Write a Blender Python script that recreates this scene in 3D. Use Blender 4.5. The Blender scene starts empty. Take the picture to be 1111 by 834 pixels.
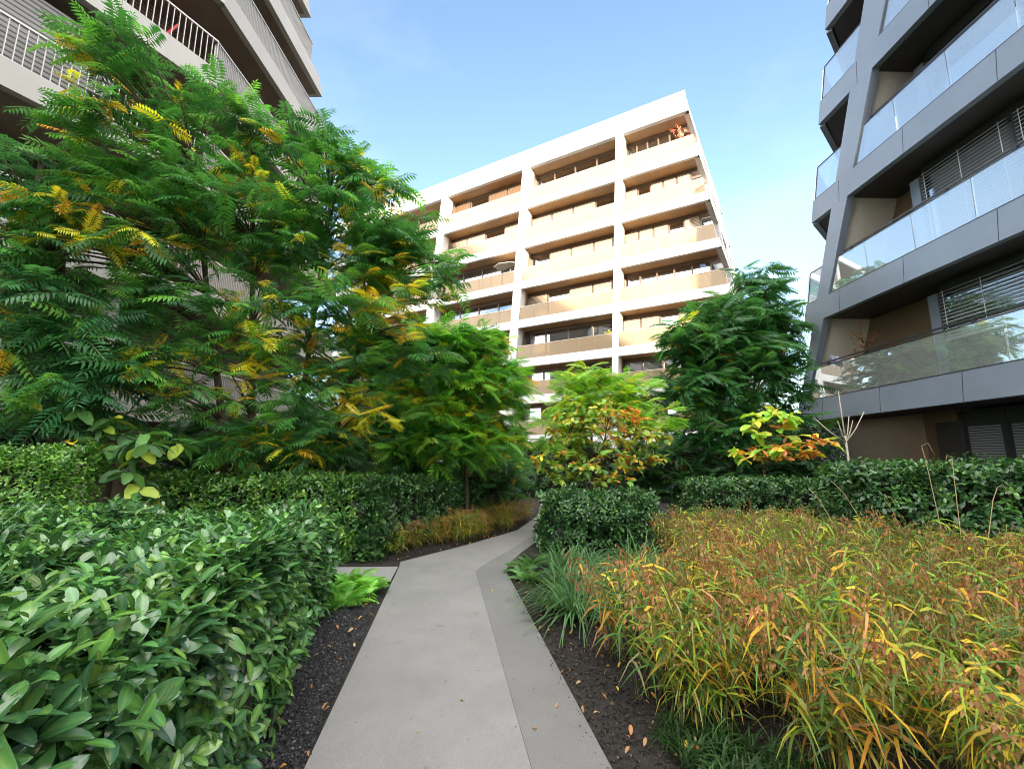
import bpy, math, random, zlib
import numpy as np
from mathutils import Vector

R = math.radians
SC = bpy.context.scene
COL = SC.collection
rng = np.random.default_rng(7)
random.seed(7)

# ------------------------------------------------------------------ camera, sky, sun, exposure
cam_d = bpy.data.cameras.new('camera')
cam_d.sensor_fit = 'HORIZONTAL'
cam_d.sensor_width = 36.0
cam_d.lens = 36.0 * 490.0 / 1111.0
cam_d.clip_start = 0.05
cam_d.clip_end = 2000
cam = bpy.data.objects.new('camera', cam_d)
COL.objects.link(cam)
cam.location = (0, 0, 1.6)
cam.rotation_euler = (R(90 + 9.39), 0, 0)
SC.camera = cam

SUN_EL, SUN_AZ = 13.0, 186.0          # azimuth measured from +Y towards +X: the sun stands behind the camera
world = bpy.data.worlds.new('World')
SC.world = world
world.use_nodes = True
wn, wl = world.node_tree.nodes, world.node_tree.links
wn.clear()
wo = wn.new('ShaderNodeOutputWorld')
bg = wn.new('ShaderNodeBackground')
sky = wn.new('ShaderNodeTexSky')
sky.sky_type = 'NISHITA'
sky.sun_disc = False
sky.sun_elevation = R(SUN_EL)
sky.sun_rotation = R(SUN_AZ)
sky.air_density = 1.0
sky.dust_density = 0.3
sky.ozone_density = 1.35
tc = wn.new('ShaderNodeTexCoord')
mp = wn.new('ShaderNodeMapping')
mp.inputs['Scale'].default_value = (1.0, 1.0, 2.2)
cn = wn.new('ShaderNodeTexNoise')
cn.inputs['Scale'].default_value = 1.7
cn.inputs['Detail'].default_value = 6
cn.inputs['Roughness'].default_value = 0.55
cr = wn.new('ShaderNodeValToRGB')
cr.color_ramp.elements[0].position = 0.50
cr.color_ramp.elements[0].color = (0, 0, 0, 1)
cr.color_ramp.elements[1].position = 0.80
cr.color_ramp.elements[1].color = (0.20, 0.20, 0.20, 1)
mx = wn.new('ShaderNodeMix')
mx.data_type = 'RGBA'
mx.inputs[7].default_value = (3.6, 3.7, 4.1, 1)
wl.new(tc.outputs['Generated'], mp.inputs['Vector'])
wl.new(mp.outputs['Vector'], cn.inputs['Vector'])
wl.new(cn.outputs['Fac'], cr.inputs['Fac'])
wl.new(cr.outputs['Color'], mx.inputs[0])
wl.new(sky.outputs['Color'], mx.inputs[6])
# clouds added out of view, behind and overhead, as fill light; north stays clear
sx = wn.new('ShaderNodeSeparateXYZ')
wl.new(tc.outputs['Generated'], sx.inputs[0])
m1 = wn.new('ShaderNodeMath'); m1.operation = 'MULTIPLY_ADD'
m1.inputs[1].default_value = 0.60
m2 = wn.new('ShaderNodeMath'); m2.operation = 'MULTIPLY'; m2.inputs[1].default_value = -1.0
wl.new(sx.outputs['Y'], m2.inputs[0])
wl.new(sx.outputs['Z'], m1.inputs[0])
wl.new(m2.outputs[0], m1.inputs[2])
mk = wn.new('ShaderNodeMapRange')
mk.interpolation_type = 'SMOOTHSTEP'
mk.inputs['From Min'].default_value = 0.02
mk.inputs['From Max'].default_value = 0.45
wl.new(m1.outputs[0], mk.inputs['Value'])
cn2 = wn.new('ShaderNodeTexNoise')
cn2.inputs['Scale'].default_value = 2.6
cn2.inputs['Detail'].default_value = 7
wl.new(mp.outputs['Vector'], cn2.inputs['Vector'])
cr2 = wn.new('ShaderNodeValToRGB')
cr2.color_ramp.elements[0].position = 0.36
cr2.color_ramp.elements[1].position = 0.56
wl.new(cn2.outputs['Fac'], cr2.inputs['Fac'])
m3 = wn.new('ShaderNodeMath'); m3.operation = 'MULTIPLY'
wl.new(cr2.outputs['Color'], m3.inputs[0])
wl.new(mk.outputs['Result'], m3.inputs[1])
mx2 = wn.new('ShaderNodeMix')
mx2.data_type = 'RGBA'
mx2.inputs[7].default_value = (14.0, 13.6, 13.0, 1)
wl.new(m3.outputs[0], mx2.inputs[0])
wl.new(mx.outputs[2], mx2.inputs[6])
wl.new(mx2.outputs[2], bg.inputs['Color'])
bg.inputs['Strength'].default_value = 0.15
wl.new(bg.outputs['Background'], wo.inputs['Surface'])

sun_d = bpy.data.lights.new('sun', 'SUN')
sun_d.energy = 4.2
sun_d.angle = R(0.5)
sun_d.color = (1.0, 0.87, 0.70)
sun = bpy.data.objects.new('sun', sun_d)
COL.objects.link(sun)
to_sun = Vector((math.sin(R(SUN_AZ)) * math.cos(R(SUN_EL)), math.cos(R(SUN_AZ)) * math.cos(R(SUN_EL)), math.sin(R(SUN_EL))))
sun.rotation_euler = to_sun.to_track_quat('Z', 'Y').to_euler()

SC.view_settings.view_transform = 'Standard'
SC.view_settings.look = 'None'
SC.view_settings.gamma = 1
SC.view_settings.exposure = 1.75
SC.render.engine = 'CYCLES'
SC.cycles.max_bounces = 7
SC.cycles.transparent_max_bounces = 12
SC.cycles.use_denoising = True
SC.cycles.pixel_filter_type = 'BLACKMAN_HARRIS'
SC.cycles.filter_width = 1.0


# ------------------------------------------------------------------ materials
def nodes(name):
    m = bpy.data.materials.new(name)
    m.use_nodes = True
    nt = m.node_tree
    return m, nt, nt.nodes['Principled BSDF']


def mat(name, col, rough=0.6, metal=0.0, spec=0.5, var=0.0, scale=3.0, bump=0.0, bscale=60.0, col2=None):
    """plain surface whose colour wanders a little with a noise in object space"""
    m, nt, b = nodes(name)
    b.inputs['Base Color'].default_value = (*col, 1)
    b.inputs['Roughness'].default_value = rough
    b.inputs['Metallic'].default_value = metal
    b.inputs['Specular IOR Level'].default_value = spec
    t = nt.nodes.new('ShaderNodeTexCoord')
    if var or col2:
        n = nt.nodes.new('ShaderNodeTexNoise')
        n.inputs['Scale'].default_value = scale
        n.inputs['Detail'].default_value = 8
        n.inputs['Roughness'].default_value = 0.65
        r = nt.nodes.new('ShaderNodeValToRGB')
        lo = tuple(max(0, c * (1 - var)) for c in col)
        hi = tuple(c * (1 + var) for c in col) if col2 is None else col2
        r.color_ramp.elements[0].position = 0.33
        r.color_ramp.elements[0].color = (*lo, 1)
        r.color_ramp.elements[1].position = 0.68
        r.color_ramp.elements[1].color = (*hi, 1)
        nt.links.new(t.outputs['Object'], n.inputs['Vector'])
        nt.links.new(n.outputs['Fac'], r.inputs['Fac'])
        nt.links.new(r.outputs['Color'], b.inputs['Base Color'])
    if bump:
        n2 = nt.nodes.new('ShaderNodeTexNoise')
        n2.inputs['Scale'].default_value = bscale
        n2.inputs['Detail'].default_value = 5
        bm_ = nt.nodes.new('ShaderNodeBump')
        bm_.inputs['Strength'].default_value = bump
        bm_.inputs['Distance'].default_value = 0.02
        nt.links.new(t.outputs['Object'], n2.inputs['Vector'])
        nt.links.new(n2.outputs['Fac'], bm_.inputs['Height'])
        nt.links.new(bm_.outputs['Normal'], b.inputs['Normal'])
    return m


def leaf_mat(name, rough=0.4, spec=0.5, trans=0.25):
    """leaf pigment comes from the leaf's own colour; thin blades let some light through"""
    m, nt, b = nodes(name)
    a = nt.nodes.new('ShaderNodeAttribute')
    a.attribute_name = 'pigment'
    b.inputs['Roughness'].default_value = rough
    b.inputs['Specular IOR Level'].default_value = spec
    nt.links.new(a.outputs['Color'], b.inputs['Base Color'])
    tr = nt.nodes.new('ShaderNodeBsdfTranslucent')
    ms = nt.nodes.new('ShaderNodeMixShader')
    ms.inputs[0].default_value = trans
    mul = nt.nodes.new('ShaderNodeMix')
    mul.data_type = 'RGBA'
    mul.blend_type = 'MULTIPLY'
    mul.inputs[0].default_value = 1
    mul.inputs[7].default_value = (1.5, 1.6, 0.8, 1)
    nt.links.new(a.outputs['Color'], mul.inputs[6])
    nt.links.new(mul.outputs[2], tr.inputs['Color'])
    nt.links.new(b.outputs['BSDF'], ms.inputs[1])
    nt.links.new(tr.outputs['BSDF'], ms.inputs[2])
    nt.links.new(ms.outputs['Shader'], nt.nodes['Material Output'].inputs['Surface'])
    return m


def glass_mat(name, tint, refl=0.25, rough=0.02, facing=0.35, film=0.0):
    """thin architectural glass: tinted transparency plus mirror reflection that grows at grazing angles"""
    m, nt, b = nodes(name)
    nt.nodes.remove(b)
    tr = nt.nodes.new('ShaderNodeBsdfTransparent')
    tr.inputs['Color'].default_value = (*tint, 1)
    gl = nt.nodes.new('ShaderNodeBsdfGlossy')
    gl.inputs['Roughness'].default_value = rough
    gl.inputs['Color'].default_value = (0.95, 0.97, 1, 1)
    lw = nt.nodes.new('ShaderNodeLayerWeight')
    lw.inputs['Blend'].default_value = facing
    mr = nt.nodes.new('ShaderNodeMapRange')
    mr.inputs['To Min'].default_value = refl
    mr.inputs['To Max'].default_value = 1.0
    ms = nt.nodes.new('ShaderNodeMixShader')
    nt.links.new(lw.outputs['Facing'], mr.inputs['Value'])
    nt.links.new(mr.outputs['Result'], ms.inputs[0])
    body = tr.outputs['BSDF']
    if film:
        df = nt.nodes.new('ShaderNodeBsdfDiffuse')
        df.inputs['Color'].default_value = (.75, .78, .78, 1)
        m2 = nt.nodes.new('ShaderNodeMixShader')
        m2.inputs[0].default_value = film
        nt.links.new(tr.outputs['BSDF'], m2.inputs[1])
        nt.links.new(df.outputs['BSDF'], m2.inputs[2])
        body = m2.outputs['Shader']
    nt.links.new(body, ms.inputs[1])
    nt.links.new(gl.outputs['BSDF'], ms.inputs[2])
    nt.links.new(ms.outputs['Shader'], nt.nodes['Material Output'].inputs['Surface'])
    return m


def bronze_glass(name):
    """tinted half-clear balustrade panel"""
    m, nt, b = nodes(name)
    b.inputs['Base Color'].default_value = (0.52, 0.40, 0.26, 1)
    b.inputs['Roughness'].default_value = 0.22
    tr = nt.nodes.new('ShaderNodeBsdfTransparent')
    tr.inputs['Color'].default_value = (0.75, 0.56, 0.36, 1)
    ms = nt.nodes.new('ShaderNodeMixShader')
    ms.inputs[0].default_value = 0.42
    nt.links.new(b.outputs['BSDF'], ms.inputs[1])
    nt.links.new(tr.outputs['BSDF'], ms.inputs[2])
    nt.links.new(ms.outputs['Shader'], nt.nodes['Material Output'].inputs['Surface'])
    return m


def slat_mat(name, col, gap, freq, rough=0.5):
    """louvre blind: horizontal slats ruled by object height, dark between"""
    m, nt, b = nodes(name)
    t = nt.nodes.new('ShaderNodeTexCoord')
    s = nt.nodes.new('ShaderNodeSeparateXYZ')
    w = nt.nodes.new('ShaderNodeMath'); w.operation = 'MULTIPLY'; w.inputs[1].default_value = freq
    f = nt.nodes.new('ShaderNodeMath'); f.operation = 'FRACT'
    r = nt.nodes.new('ShaderNodeValToRGB')
    r.color_ramp.interpolation = 'CONSTANT'
    r.color_ramp.elements[0].color = (*gap, 1)
    r.color_ramp.elements[1].color = (*col, 1)
    r.color_ramp.elements[1].position = 0.36
    nt.links.new(t.outputs['Object'], s.inputs[0])
    nt.links.new(s.outputs['Z'], w.inputs[0])
    nt.links.new(w.outputs[0], f.inputs[0])
    nt.links.new(f.outputs[0], r.inputs['Fac'])
    nt.links.new(r.outputs['Color'], b.inputs['Base Color'])
    b.inputs['Roughness'].default_value = rough
    return m


def concrete_mat(name, col, dark=0.8):
    """poured concrete: broad tone drift, fine grain, small dark stains, pale specks"""
    m, nt, b = nodes(name)
    t = nt.nodes.new('ShaderNodeTexCoord')
    def noise(sc, det=6, ro=0.6):
        n = nt.nodes.new('ShaderNodeTexNoise')
        n.inputs['Scale'].default_value = sc
        n.inputs['Detail'].default_value = det
        n.inputs['Roughness'].default_value = ro
        nt.links.new(t.outputs['Object'], n.inputs['Vector'])
        return n
    def ramp(src, p0, c0, p1, c1):
        r = nt.nodes.new('ShaderNodeValToRGB')
        r.color_ramp.elements[0].position = p0
        r.color_ramp.elements[0].color = (*c0, 1)
        r.color_ramp.elements[1].position = p1
        r.color_ramp.elements[1].color = (*c1, 1)
        nt.links.new(src.outputs['Fac'], r.inputs['Fac'])
        return r
    def mul(a, c):
        x = nt.nodes.new('ShaderNodeMix')
        x.data_type = 'RGBA'; x.blend_type = 'MULTIPLY'; x.inputs[0].default_value = 1
        nt.links.new(a, x.inputs[6]); nt.links.new(c, x.inputs[7])
        return x.outputs[2]
    c0 = tuple(c * dark for c in col)
    big = ramp(noise(1.3, 8, 0.7), 0.35, c0, 0.65, col)
    fine = ramp(noise(140, 3), 0.3, (0.78, 0.78, 0.78), 0.7, (1.1, 1.1, 1.1))
    stain = ramp(noise(9, 3), 0.24, (0.72, 0.71, 0.70), 0.32, (1, 1, 1))
    o = mul(mul(big.outputs['Color'], fine.outputs['Color']), stain.outputs['Color'])
    nt.links.new(o, b.inputs['Base Color'])
    b.inputs['Roughness'].default_value = 0.85
    n = noise(220, 4)
    bp = nt.nodes.new('ShaderNodeBump')
    bp.inputs['Strength'].default_value = 0.25
    bp.inputs['Distance'].default_value = 0.01
    nt.links.new(n.outputs['Fac'], bp.inputs['Height'])
    nt.links.new(bp.outputs['Normal'], b.inputs['Normal'])
    return m


M = dict(
    soil=mat('soil', (0.022, 0.018, 0.015), 0.95, var=0.5, scale=14, bump=0.9, bscale=50),
    concrete=concrete_mat('path_concrete', (0.25, 0.243, 0.234), 0.82),
    concrete2=concrete_mat('path_concrete_edge', (0.185, 0.181, 0.174), 0.82),
    gravelpale=mat('pale_gravel', (0.30, 0.295, 0.29), 0.9, var=0.45, scale=70, bump=0.8, bscale=90),
    chip=leaf_mat('basalt_chip', 0.75, 0.35, 0.0),
    white=mat('white_panel', (0.78, 0.755, 0.71), 0.55, var=0.09, scale=0.9),
    soffit=mat('bronze_soffit', (0.42, 0.25, 0.12), 0.45, var=0.12, scale=2),
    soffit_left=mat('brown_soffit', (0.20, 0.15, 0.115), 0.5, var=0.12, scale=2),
    inwall=mat('balcony_wall', (0.36, 0.27, 0.19), 0.6, var=0.12, scale=1.5),
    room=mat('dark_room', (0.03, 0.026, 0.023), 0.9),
    frame=mat('bronze_frame', (0.20, 0.15, 0.11), 0.4, 0.3),
    curtain=mat('pale_curtain', (0.72, 0.66, 0.56), 0.9, var=0.15, scale=9),
    slat_brown=slat_mat('brown_slats', (0.22, 0.13, 0.07), (0.06, 0.035, 0.02), 11),
    slat_pale=slat_mat('pale_slats', (0.52, 0.42, 0.30), (0.16, 0.11, 0.07), 11),
    bronze=bronze_glass('bronze_glass'),
    post=mat('pale_post', (0.62, 0.52, 0.38), 0.4, 0.2),
    window=glass_mat('window_glass', (0.55, 0.58, 0.6), 0.28),
    anth=mat('anthracite_panel', (0.225, 0.265, 0.33), 0.36, 0.15, var=0.08, scale=0.8),
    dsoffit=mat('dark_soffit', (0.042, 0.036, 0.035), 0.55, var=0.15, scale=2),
    taupe=mat('taupe_panel', (0.72, 0.66, 0.57), 0.5, var=0.08, scale=1.2),
    brownwall=mat('brown_metal_wall', (0.22, 0.15, 0.095), 0.5, 0.2, var=0.1, scale=1.2),
    darkmetal=mat('dark_rail_metal', (0.055, 0.055, 0.06), 0.35, 0.4),
    clear=glass_mat('balustrade_glass', (0.84, 0.90, 0.90), 0.18, 0.015, 0.34, 0.22),
    blind=mat('aluminium_slat', (0.66, 0.67, 0.69), 0.4, 0.1),
    shutter=slat_mat('grey_shutter', (0.26, 0.28, 0.31), (0.05, 0.05, 0.055), 17),
    beige=mat('beige_fascia', (0.43, 0.405, 0.37), 0.5, var=0.06, scale=0.9),
    railbar=mat('grey_rail_metal', (0.50, 0.48, 0.46), 0.4, 0.3),
    louvre=slat_mat('grey_louvre', (0.25, 0.235, 0.22), (0.05, 0.047, 0.045), 9),
    brownslat=slat_mat('brown_cladding', (0.17, 0.115, 0.085), (0.045, 0.03, 0.024), 9),
    bark=mat('bark', (0.11, 0.075, 0.05), 0.9, var=0.35, scale=18, bump=0.6, bscale=40),
    twig=mat('twig', (0.03, 0.026, 0.017), 0.95, var=0.3, scale=10),
    palebark=mat('pale_bark', (0.42, 0.36, 0.29), 0.8, var=0.25, scale=25),
    straw=mat('dry_straw', (0.40, 0.31, 0.16), 0.8, var=0.25, scale=25),
    laurel=leaf_mat('laurel_leaf', 0.24, 0.75, 0.10),
    hedge=leaf_mat('hedge_leaf', 0.30, 0.6, 0.12),
    frond=leaf_mat('frond_leaf', 0.36, 0.5, 0.40),
    broad=leaf_mat('broad_leaf', 0.5, 0.4, 0.28),
    grass=leaf_mat('grass_blade', 0.55, 0.35, 0.30),
    red=mat('red_paint', (0.55, 0.03, 0.03), 0.5),
    cream=mat('cream_cloth', (0.75, 0.70, 0.60), 0.9, var=0.08, scale=6),
    blue=mat('blue_cloth', (0.10, 0.16, 0.42), 0.9, var=0.6, scale=22, col2=(0.7, 0.72, 0.8)),
    pot=mat('dark_pot', (0.06, 0.05, 0.045), 0.7, var=0.2, scale=9),
    whitepaint=mat('white_metal', (0.75, 0.75, 0.74), 0.4),
)


# ------------------------------------------------------------------ object helpers
def tag(o, label=None, cat=None, group=None, kind=None):
    if label: o['label'] = label
    if cat: o['category'] = cat
    if group: o['group'] = group
    if kind: o['kind'] = kind
    return o


def empty(name, loc=(0, 0, 0)):
    o = bpy.data.objects.new(name, None)
    o.empty_display_size = 0.2
    o.location = loc
    COL.objects.link(o)
    return o


def link(name, me, m, parent=None):
    o = bpy.data.objects.new(name, me)
    if m is not None: me.materials.append(m)
    COL.objects.link(o)
    if parent is not None:
        o.parent = parent
        # parts are modelled in world space; take the way down from the parent's place
        p, off = parent, Vector((0, 0, 0))
        while p is not None:
            off += Vector(p.location)
            p = p.parent
        o.location = -off
    return o


class MB:
    """collects prisms, bars and tubes into one mesh"""
    def __init__(s):
        s.v, s.f = [], []

    def add(s, vs, fs):
        n = len(s.v)
        s.v += [tuple(v) for v in vs]
        s.f += [tuple(i + n for i in f) for f in fs]

    def hexa(s, p):      # 8 corners: 0-3 one end (loop), 4-7 the other
        s.add(p, [(3, 2, 1, 0), (4, 5, 6, 7), (0, 1, 5, 4), (1, 2, 6, 5), (2, 3, 7, 6), (3, 0, 4, 7)])

    def box(s, x0, y0, z0, x1, y1, z1):
        s.hexa([(x0, y0, z0), (x1, y0, z0), (x1, y1, z0), (x0, y1, z0), (x0, y0, z1), (x1, y0, z1), (x1, y1, z1), (x0, y1, z1)])

    def tube(s, pts, radii, n=6):
        pts = [Vector(p) for p in pts]
        if not hasattr(radii, '__len__'): radii = [radii] * len(pts)
        base = len(s.v)
        for i, p in enumerate(pts):
            d = (pts[min(i + 1, len(pts) - 1)] - pts[max(i - 1, 0)]).normalized()
            a = d.orthogonal().normalized() if i == 0 else (a - d * a.dot(d)).normalized()
            b = d.cross(a)
            for k in range(n):
                t = 2 * math.pi * k / n
                s.v.append(tuple(p + (a * math.cos(t) + b * math.sin(t)) * radii[i]))
        for i in range(len(pts) - 1):
            for k in range(n):
                k2 = (k + 1) % n
                s.f.append((base + i * n + k, base + i * n + k2, base + (i + 1) * n + k2, base + (i + 1) * n + k))
        s.f.append(tuple(base + k for k in reversed(range(n))))
        s.f.append(tuple(base + (len(pts) - 1) * n + k for k in range(n)))

    def poly(s, pts, z0, z1):
        n = len(pts)
        s.add([(x, y, z0) for x, y in pts] + [(x, y, z1) for x, y in pts],
              [tuple(range(n, 2 * n)), tuple(reversed(range(n)))] + [(i, (i + 1) % n, (i + 1) % n + n, i + n) for i in range(n)])

    def build(s, name, m, parent=None, smooth=False):
        me = bpy.data.meshes.new(name)
        me.from_pydata(s.v, [], s.f)
        me.update()
        import bmesh
        b = bmesh.new()
        b.from_mesh(me)
        bmesh.ops.recalc_face_normals(b, faces=b.faces)
        b.to_mesh(me)
        b.free()
        if smooth:
            for p in me.polygons: p.use_smooth = True
        return link(name, me, m, parent)


# ---- leaf soup: everything green is triangles with a pigment per vertex
def soup_mesh(name, parts, m, parent=None, smooth=True, gain=1.6):
    V = np.concatenate([p[0] for p in parts]).astype(np.float32)
    off, T = 0, []
    for p in parts:
        T.append(p[1] + off)
        off += len(p[0])
    T = np.concatenate(T).astype(np.int32)
    C = (np.concatenate([p[2] for p in parts]) * gain).astype(np.float32)
    me = bpy.data.meshes.new(name)
    me.vertices.add(len(V))
    me.vertices.foreach_set('co', V.ravel())
    me.loops.add(T.size)
    me.loops.foreach_set('vertex_index', T.ravel())
    me.polygons.add(len(T))
    me.polygons.foreach_set('loop_start', np.arange(0, T.size, 3, dtype=np.int32))
    me.polygons.foreach_set('use_smooth', np.full(len(T), smooth))
    at = me.attributes.new('pigment', 'FLOAT_COLOR', 'POINT')
    at.data.foreach_set('color', np.concatenate([np.clip(C, 0, .8), np.ones((len(C), 1), np.float32)], 1).astype(np.float32).ravel())
    me.update(calc_edges=True)
    return link(name, me, m, parent)


def reseed(text):
    """every plant grows from its own seed, so changing one leaves the others alone"""
    global rng
    k = zlib.crc32(text.encode())
    rng = np.random.default_rng(k)
    random.seed(k)


def unit(a):
    return a / np.maximum(np.linalg.norm(a, axis=-1, keepdims=True), 1e-9)


def basis(axis, up):
    """rows: side, axis, normal - leaf lies along axis with its upper face towards up"""
    ax = unit(axis)
    nn = unit(up - ax * (up * ax).sum(-1, keepdims=True))
    sd = np.cross(ax, nn)
    return np.stack([sd, ax, nn], 1)


def inst(tmpl, pos, B, scale, col):
    """copies a template (V,T,C) to N places; col (N,3) is the pigment, template C tints it"""
    V, T, C = tmpl
    n = len(pos)
    if n == 0:
        return np.zeros((0, 3)), np.zeros((0, 3), np.int64), np.zeros((0, 3))
    P = np.einsum('vk,nkj->nvj', V, B) * np.asarray(scale).reshape(-1, 1, 1) + pos[:, None, :]
    TT = T[None] + (np.arange(n) * len(V))[:, None, None]
    CC = C[None] * col[:, None, :]
    return P.reshape(-1, 3), TT.reshape(-1, 3), CC.reshape(-1, 3)


def laurel_tmpl(width=0.42, fold=0.12, droop=0.25):
    """broad leaf with a narrow pale midrib"""
    ts = [0.0, 0.12, 0.32, 0.58, 0.80, 0.93, 1.0]
    ws = [0.05, 0.42, 0.86, 1.0, 0.78, 0.42, 0.05]
    V, C, T = [], [], []
    for t, w in zip(ts, ws):
        z, y, h = -droop * t * t, t * (1 - .12 * droop), width * .5 * w
        for u in (-1, -.5, -.055, .055, .5, 1):
            V.append((u * h, y, z + fold * width * w * (abs(u) ** 1.5) * .9 - .02 * abs(u) ** 4))
            C.append((1.7, 1.35, 1.3) if abs(u) < .1 else (1, 1, 1))
    for i in range(len(ts) - 1):
        for k in range(5):
            a, b_ = 6 * i + k, 6 * (i + 1) + k
            T += [(a, a + 1, b_ + 1), (a, b_ + 1, b_)]
    return np.array(V), np.array(T), np.array(C)


def leaf_tmpl(width=0.38, fold=0.10, droop=0.18, wave=0.0):
    """one leaf of length 1 along y, pointed both ends, folded on the midrib and bent down"""
    ts = [0.0, 0.14, 0.36, 0.62, 0.84, 0.95, 1.0]
    ws = [0.06, 0.42, 0.86, 1.0, 0.74, 0.40, 0.04]
    V = []
    for i, (t, w) in enumerate(zip(ts, ws)):
        z = -droop * t * t
        y = t * (1 - 0.12 * droop)
        h = width * 0.5 * w
        wv = wave * (1 if i % 2 else -1)
        V += [(-h, y, z + fold * h * 2 + wv), (0, y, z), (h, y, z + fold * h * 2 - wv)]
    V = np.array(V)
    T = []
    for i in range(len(ts) - 1):
        a, b = 3 * i, 3 * (i + 1)
        for k in (0, 1):
            T += [(a + k, a + k + 1, b + k + 1), (a + k, b + k + 1, b + k)]
    C = np.ones((len(V), 3))
    C[1::3] = (1.18, 1.12, 1.1)          # paler midrib
    return V, np.array(T), C


def frond_tmpl(pairs=11, width=0.15, sweep=0.35, droop=0.35, seed=0, lw=0.30):
    """compound leaf of length 1: rachis with paired leaflets and a terminal one"""
    r = np.random.default_rng(seed)
    V, T, C = [], [], []

    def rach(t):
        return np.array([0.03 * math.sin(5 * t + seed), t * (1 - 0.2 * droop * t), 0.10 * t - droop * t * t])

    def leaflet(p, d, nrm, L):
        s = np.cross(d, nrm)
        n = len(V)
        w = L * lw * 0.5
        V.extend([p, p + d * L * .38 + s * w + nrm * w * .3, p + d * L * .38 - s * w + nrm * w * .3,
                  p + d * L * .42, p + d * L - nrm * L * .16])
        T.extend([(n, n + 1, n + 3), (n, n + 3, n + 2), (n + 1, n + 4, n + 3), (n + 3, n + 4, n + 2)])
        g = 0.85 + 0.3 * r.random()
        C.extend([(g, g, g)] * 5)

    for i in range(pairs):
        t = 0.16 + 0.80 * i / (pairs - 1)
        p = rach(t)
        L = width * (0.55 + 0.9 * math.sin(math.pi * (0.18 + 0.72 * (i + 0.5) / pairs))) * r.uniform(.85, 1.12)
        for sgn in (-1, 1):
            d = np.array([sgn, sweep + 0.25 * t, -0.22 - 0.3 * r.random()])
            d /= np.linalg.norm(d)
            nr = np.array([0, 0.1, 1.0]); nr -= d * nr.dot(d); nr /= np.linalg.norm(nr)
            leaflet(p, d, nr, L)
    d = rach(1.0) - rach(.95); d /= np.linalg.norm(d)
    leaflet(rach(1.0), d, np.array([0, 0, 1.0]), width * .8)
    n = len(V)
    for i in range(6):
        p = rach(i / 5)
        V.extend([p + (0.007, 0, -.004), p + (-0.007, 0, -.004)])
        C.extend([(1.5, 0.8, 0.7)] * 2)
    for i in range(5):
        a = n + 2 * i
        T.extend([(a, a + 1, a + 3), (a, a + 3, a + 2)])
    return np.array(V), np.array(T), np.array(C)


def strip(V, T, C, pts, widths, side, col):
    n = len(V)
    for p, w in zip(pts, widths):
        V.append(p + side * w); V.append(p - side * w)
        C.append(col); C.append(col)
    for i in range(len(pts) - 1):
        a = n + 2 * i
        T.extend([(a, a + 1, a + 3), (a, a + 3, a + 2)])


GR = dict(green=(0.105, 0.19, 0.035), deep=(0.05, 0.125, 0.03), yellow=(0.52, 0.38, 0.03), amber=(0.46, 0.25, 0.04), lime=(0.25, 0.34, 0.035), tan=(0.42, 0.27, 0.13), seed=(0.28, 0.125, 0.055), seed2=(0.40, 0.21, 0.10), stem=(0.22, 0.19, 0.06))


def oat_tmpl(seed, heads=True, pal=('green', 'green', 'lime', 'lime', 'yellow', 'yellow', 'deep', 'amber', 'deep', 'tan')):
    """one culm of wood-oats, height about 1: bamboo-like blades up the stem and a nodding head of flat brown spikelets"""
    r = np.random.default_rng(seed)
    V, T, C = [], [], []
    lean = r.uniform(.12, .42)

    def cul(t):
        return np.array([0, lean * t ** 2.2, t * (1 - .18 * lean * t)])
    strip(V, T, C, [cul(t) for t in np.linspace(0, 1, 6)], [.0035] * 6, np.array([1., 0, 0]), GR['stem'])
    nb = r.integers(7, 10)
    for i in range(nb):
        t = r.uniform(.22, .95)
        az = r.uniform(0, 2 * math.pi)
        h = np.array([math.cos(az), math.sin(az), 0])
        L = r.uniform(.17, .32)
        p0 = cul(t)
        up, dr = r.uniform(.25, .8), r.uniform(.5, 1.25)
        pts = [p0 + h * L * u + np.array([0, 0, L * (up * u - dr * u * u)]) for u in (0, .3, .65, 1)]
        w = r.uniform(.007, .013)
        strip(V, T, C, pts, [w * .6, w, w * .75, .0005], np.array([-h[1], h[0], .35 * r.normal()]), GR[pal[r.integers(len(pal))]])
    if heads:
        for k in range(r.integers(1, 3)):
            for i in range(r.integers(11, 16)):
                t = 0.86 + .16 * r.random()
                az = r.uniform(0, 2 * math.pi)
                h = np.array([math.cos(az), math.sin(az) + .5, 0])
                p = cul(t) + h * r.uniform(.01, .06) + np.array([0, .05, r.uniform(-.09, .05)])
                s = np.array([math.sin(az * 3), math.cos(az * 3), 0])
                L = r.uniform(.026, .045)
                n = len(V)
                V.extend([p, p + s * L * .27 - np.array([0, 0, L * .45]), p - s * L * .27 - np.array([0, 0, L * .45]), p - np.array([0, 0, L]) + h * .005])
                T.extend([(n, n + 1, n + 2), (n + 1, n + 3, n + 2)])
                C.extend([GR['seed'] if r.random() < .6 else GR['seed2']] * 4)
    return np.array(V), np.array(T), np.array(C)


def tuft_tmpl(seed, blades=14, col=(1, 1, 1), wid=.010, spread=.75):
    """tuft of arching narrow blades, reach about 1"""
    r = np.random.default_rng(seed)
    V, T, C = [], [], []
    for i in range(blades):
        az = r.uniform(0, 2 * math.pi)
        h = np.array([math.cos(az), math.sin(az), 0])
        L, sp = r.uniform(.7, 1.1), r.uniform(.25, 1.0) * spread
        hi = r.uniform(.75, 1.15)
        pts = [h * L * sp * u + np.array([0, 0, L * (hi * u - (.25 + .6 * sp) * u * u)]) for u in (0, .25, .5, .75, 1)]
        g = r.uniform(.75, 1.25)
        c = (col[0] * g * r.uniform(.9, 1.2), col[1] * g, col[2] * g)
        strip(V, T, C, pts, [wid * .7, wid, wid, wid * .7, .0006], np.array([-h[1], h[0], .2]), c)
    return np.array(V), np.array(T), np.array(C)


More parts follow.
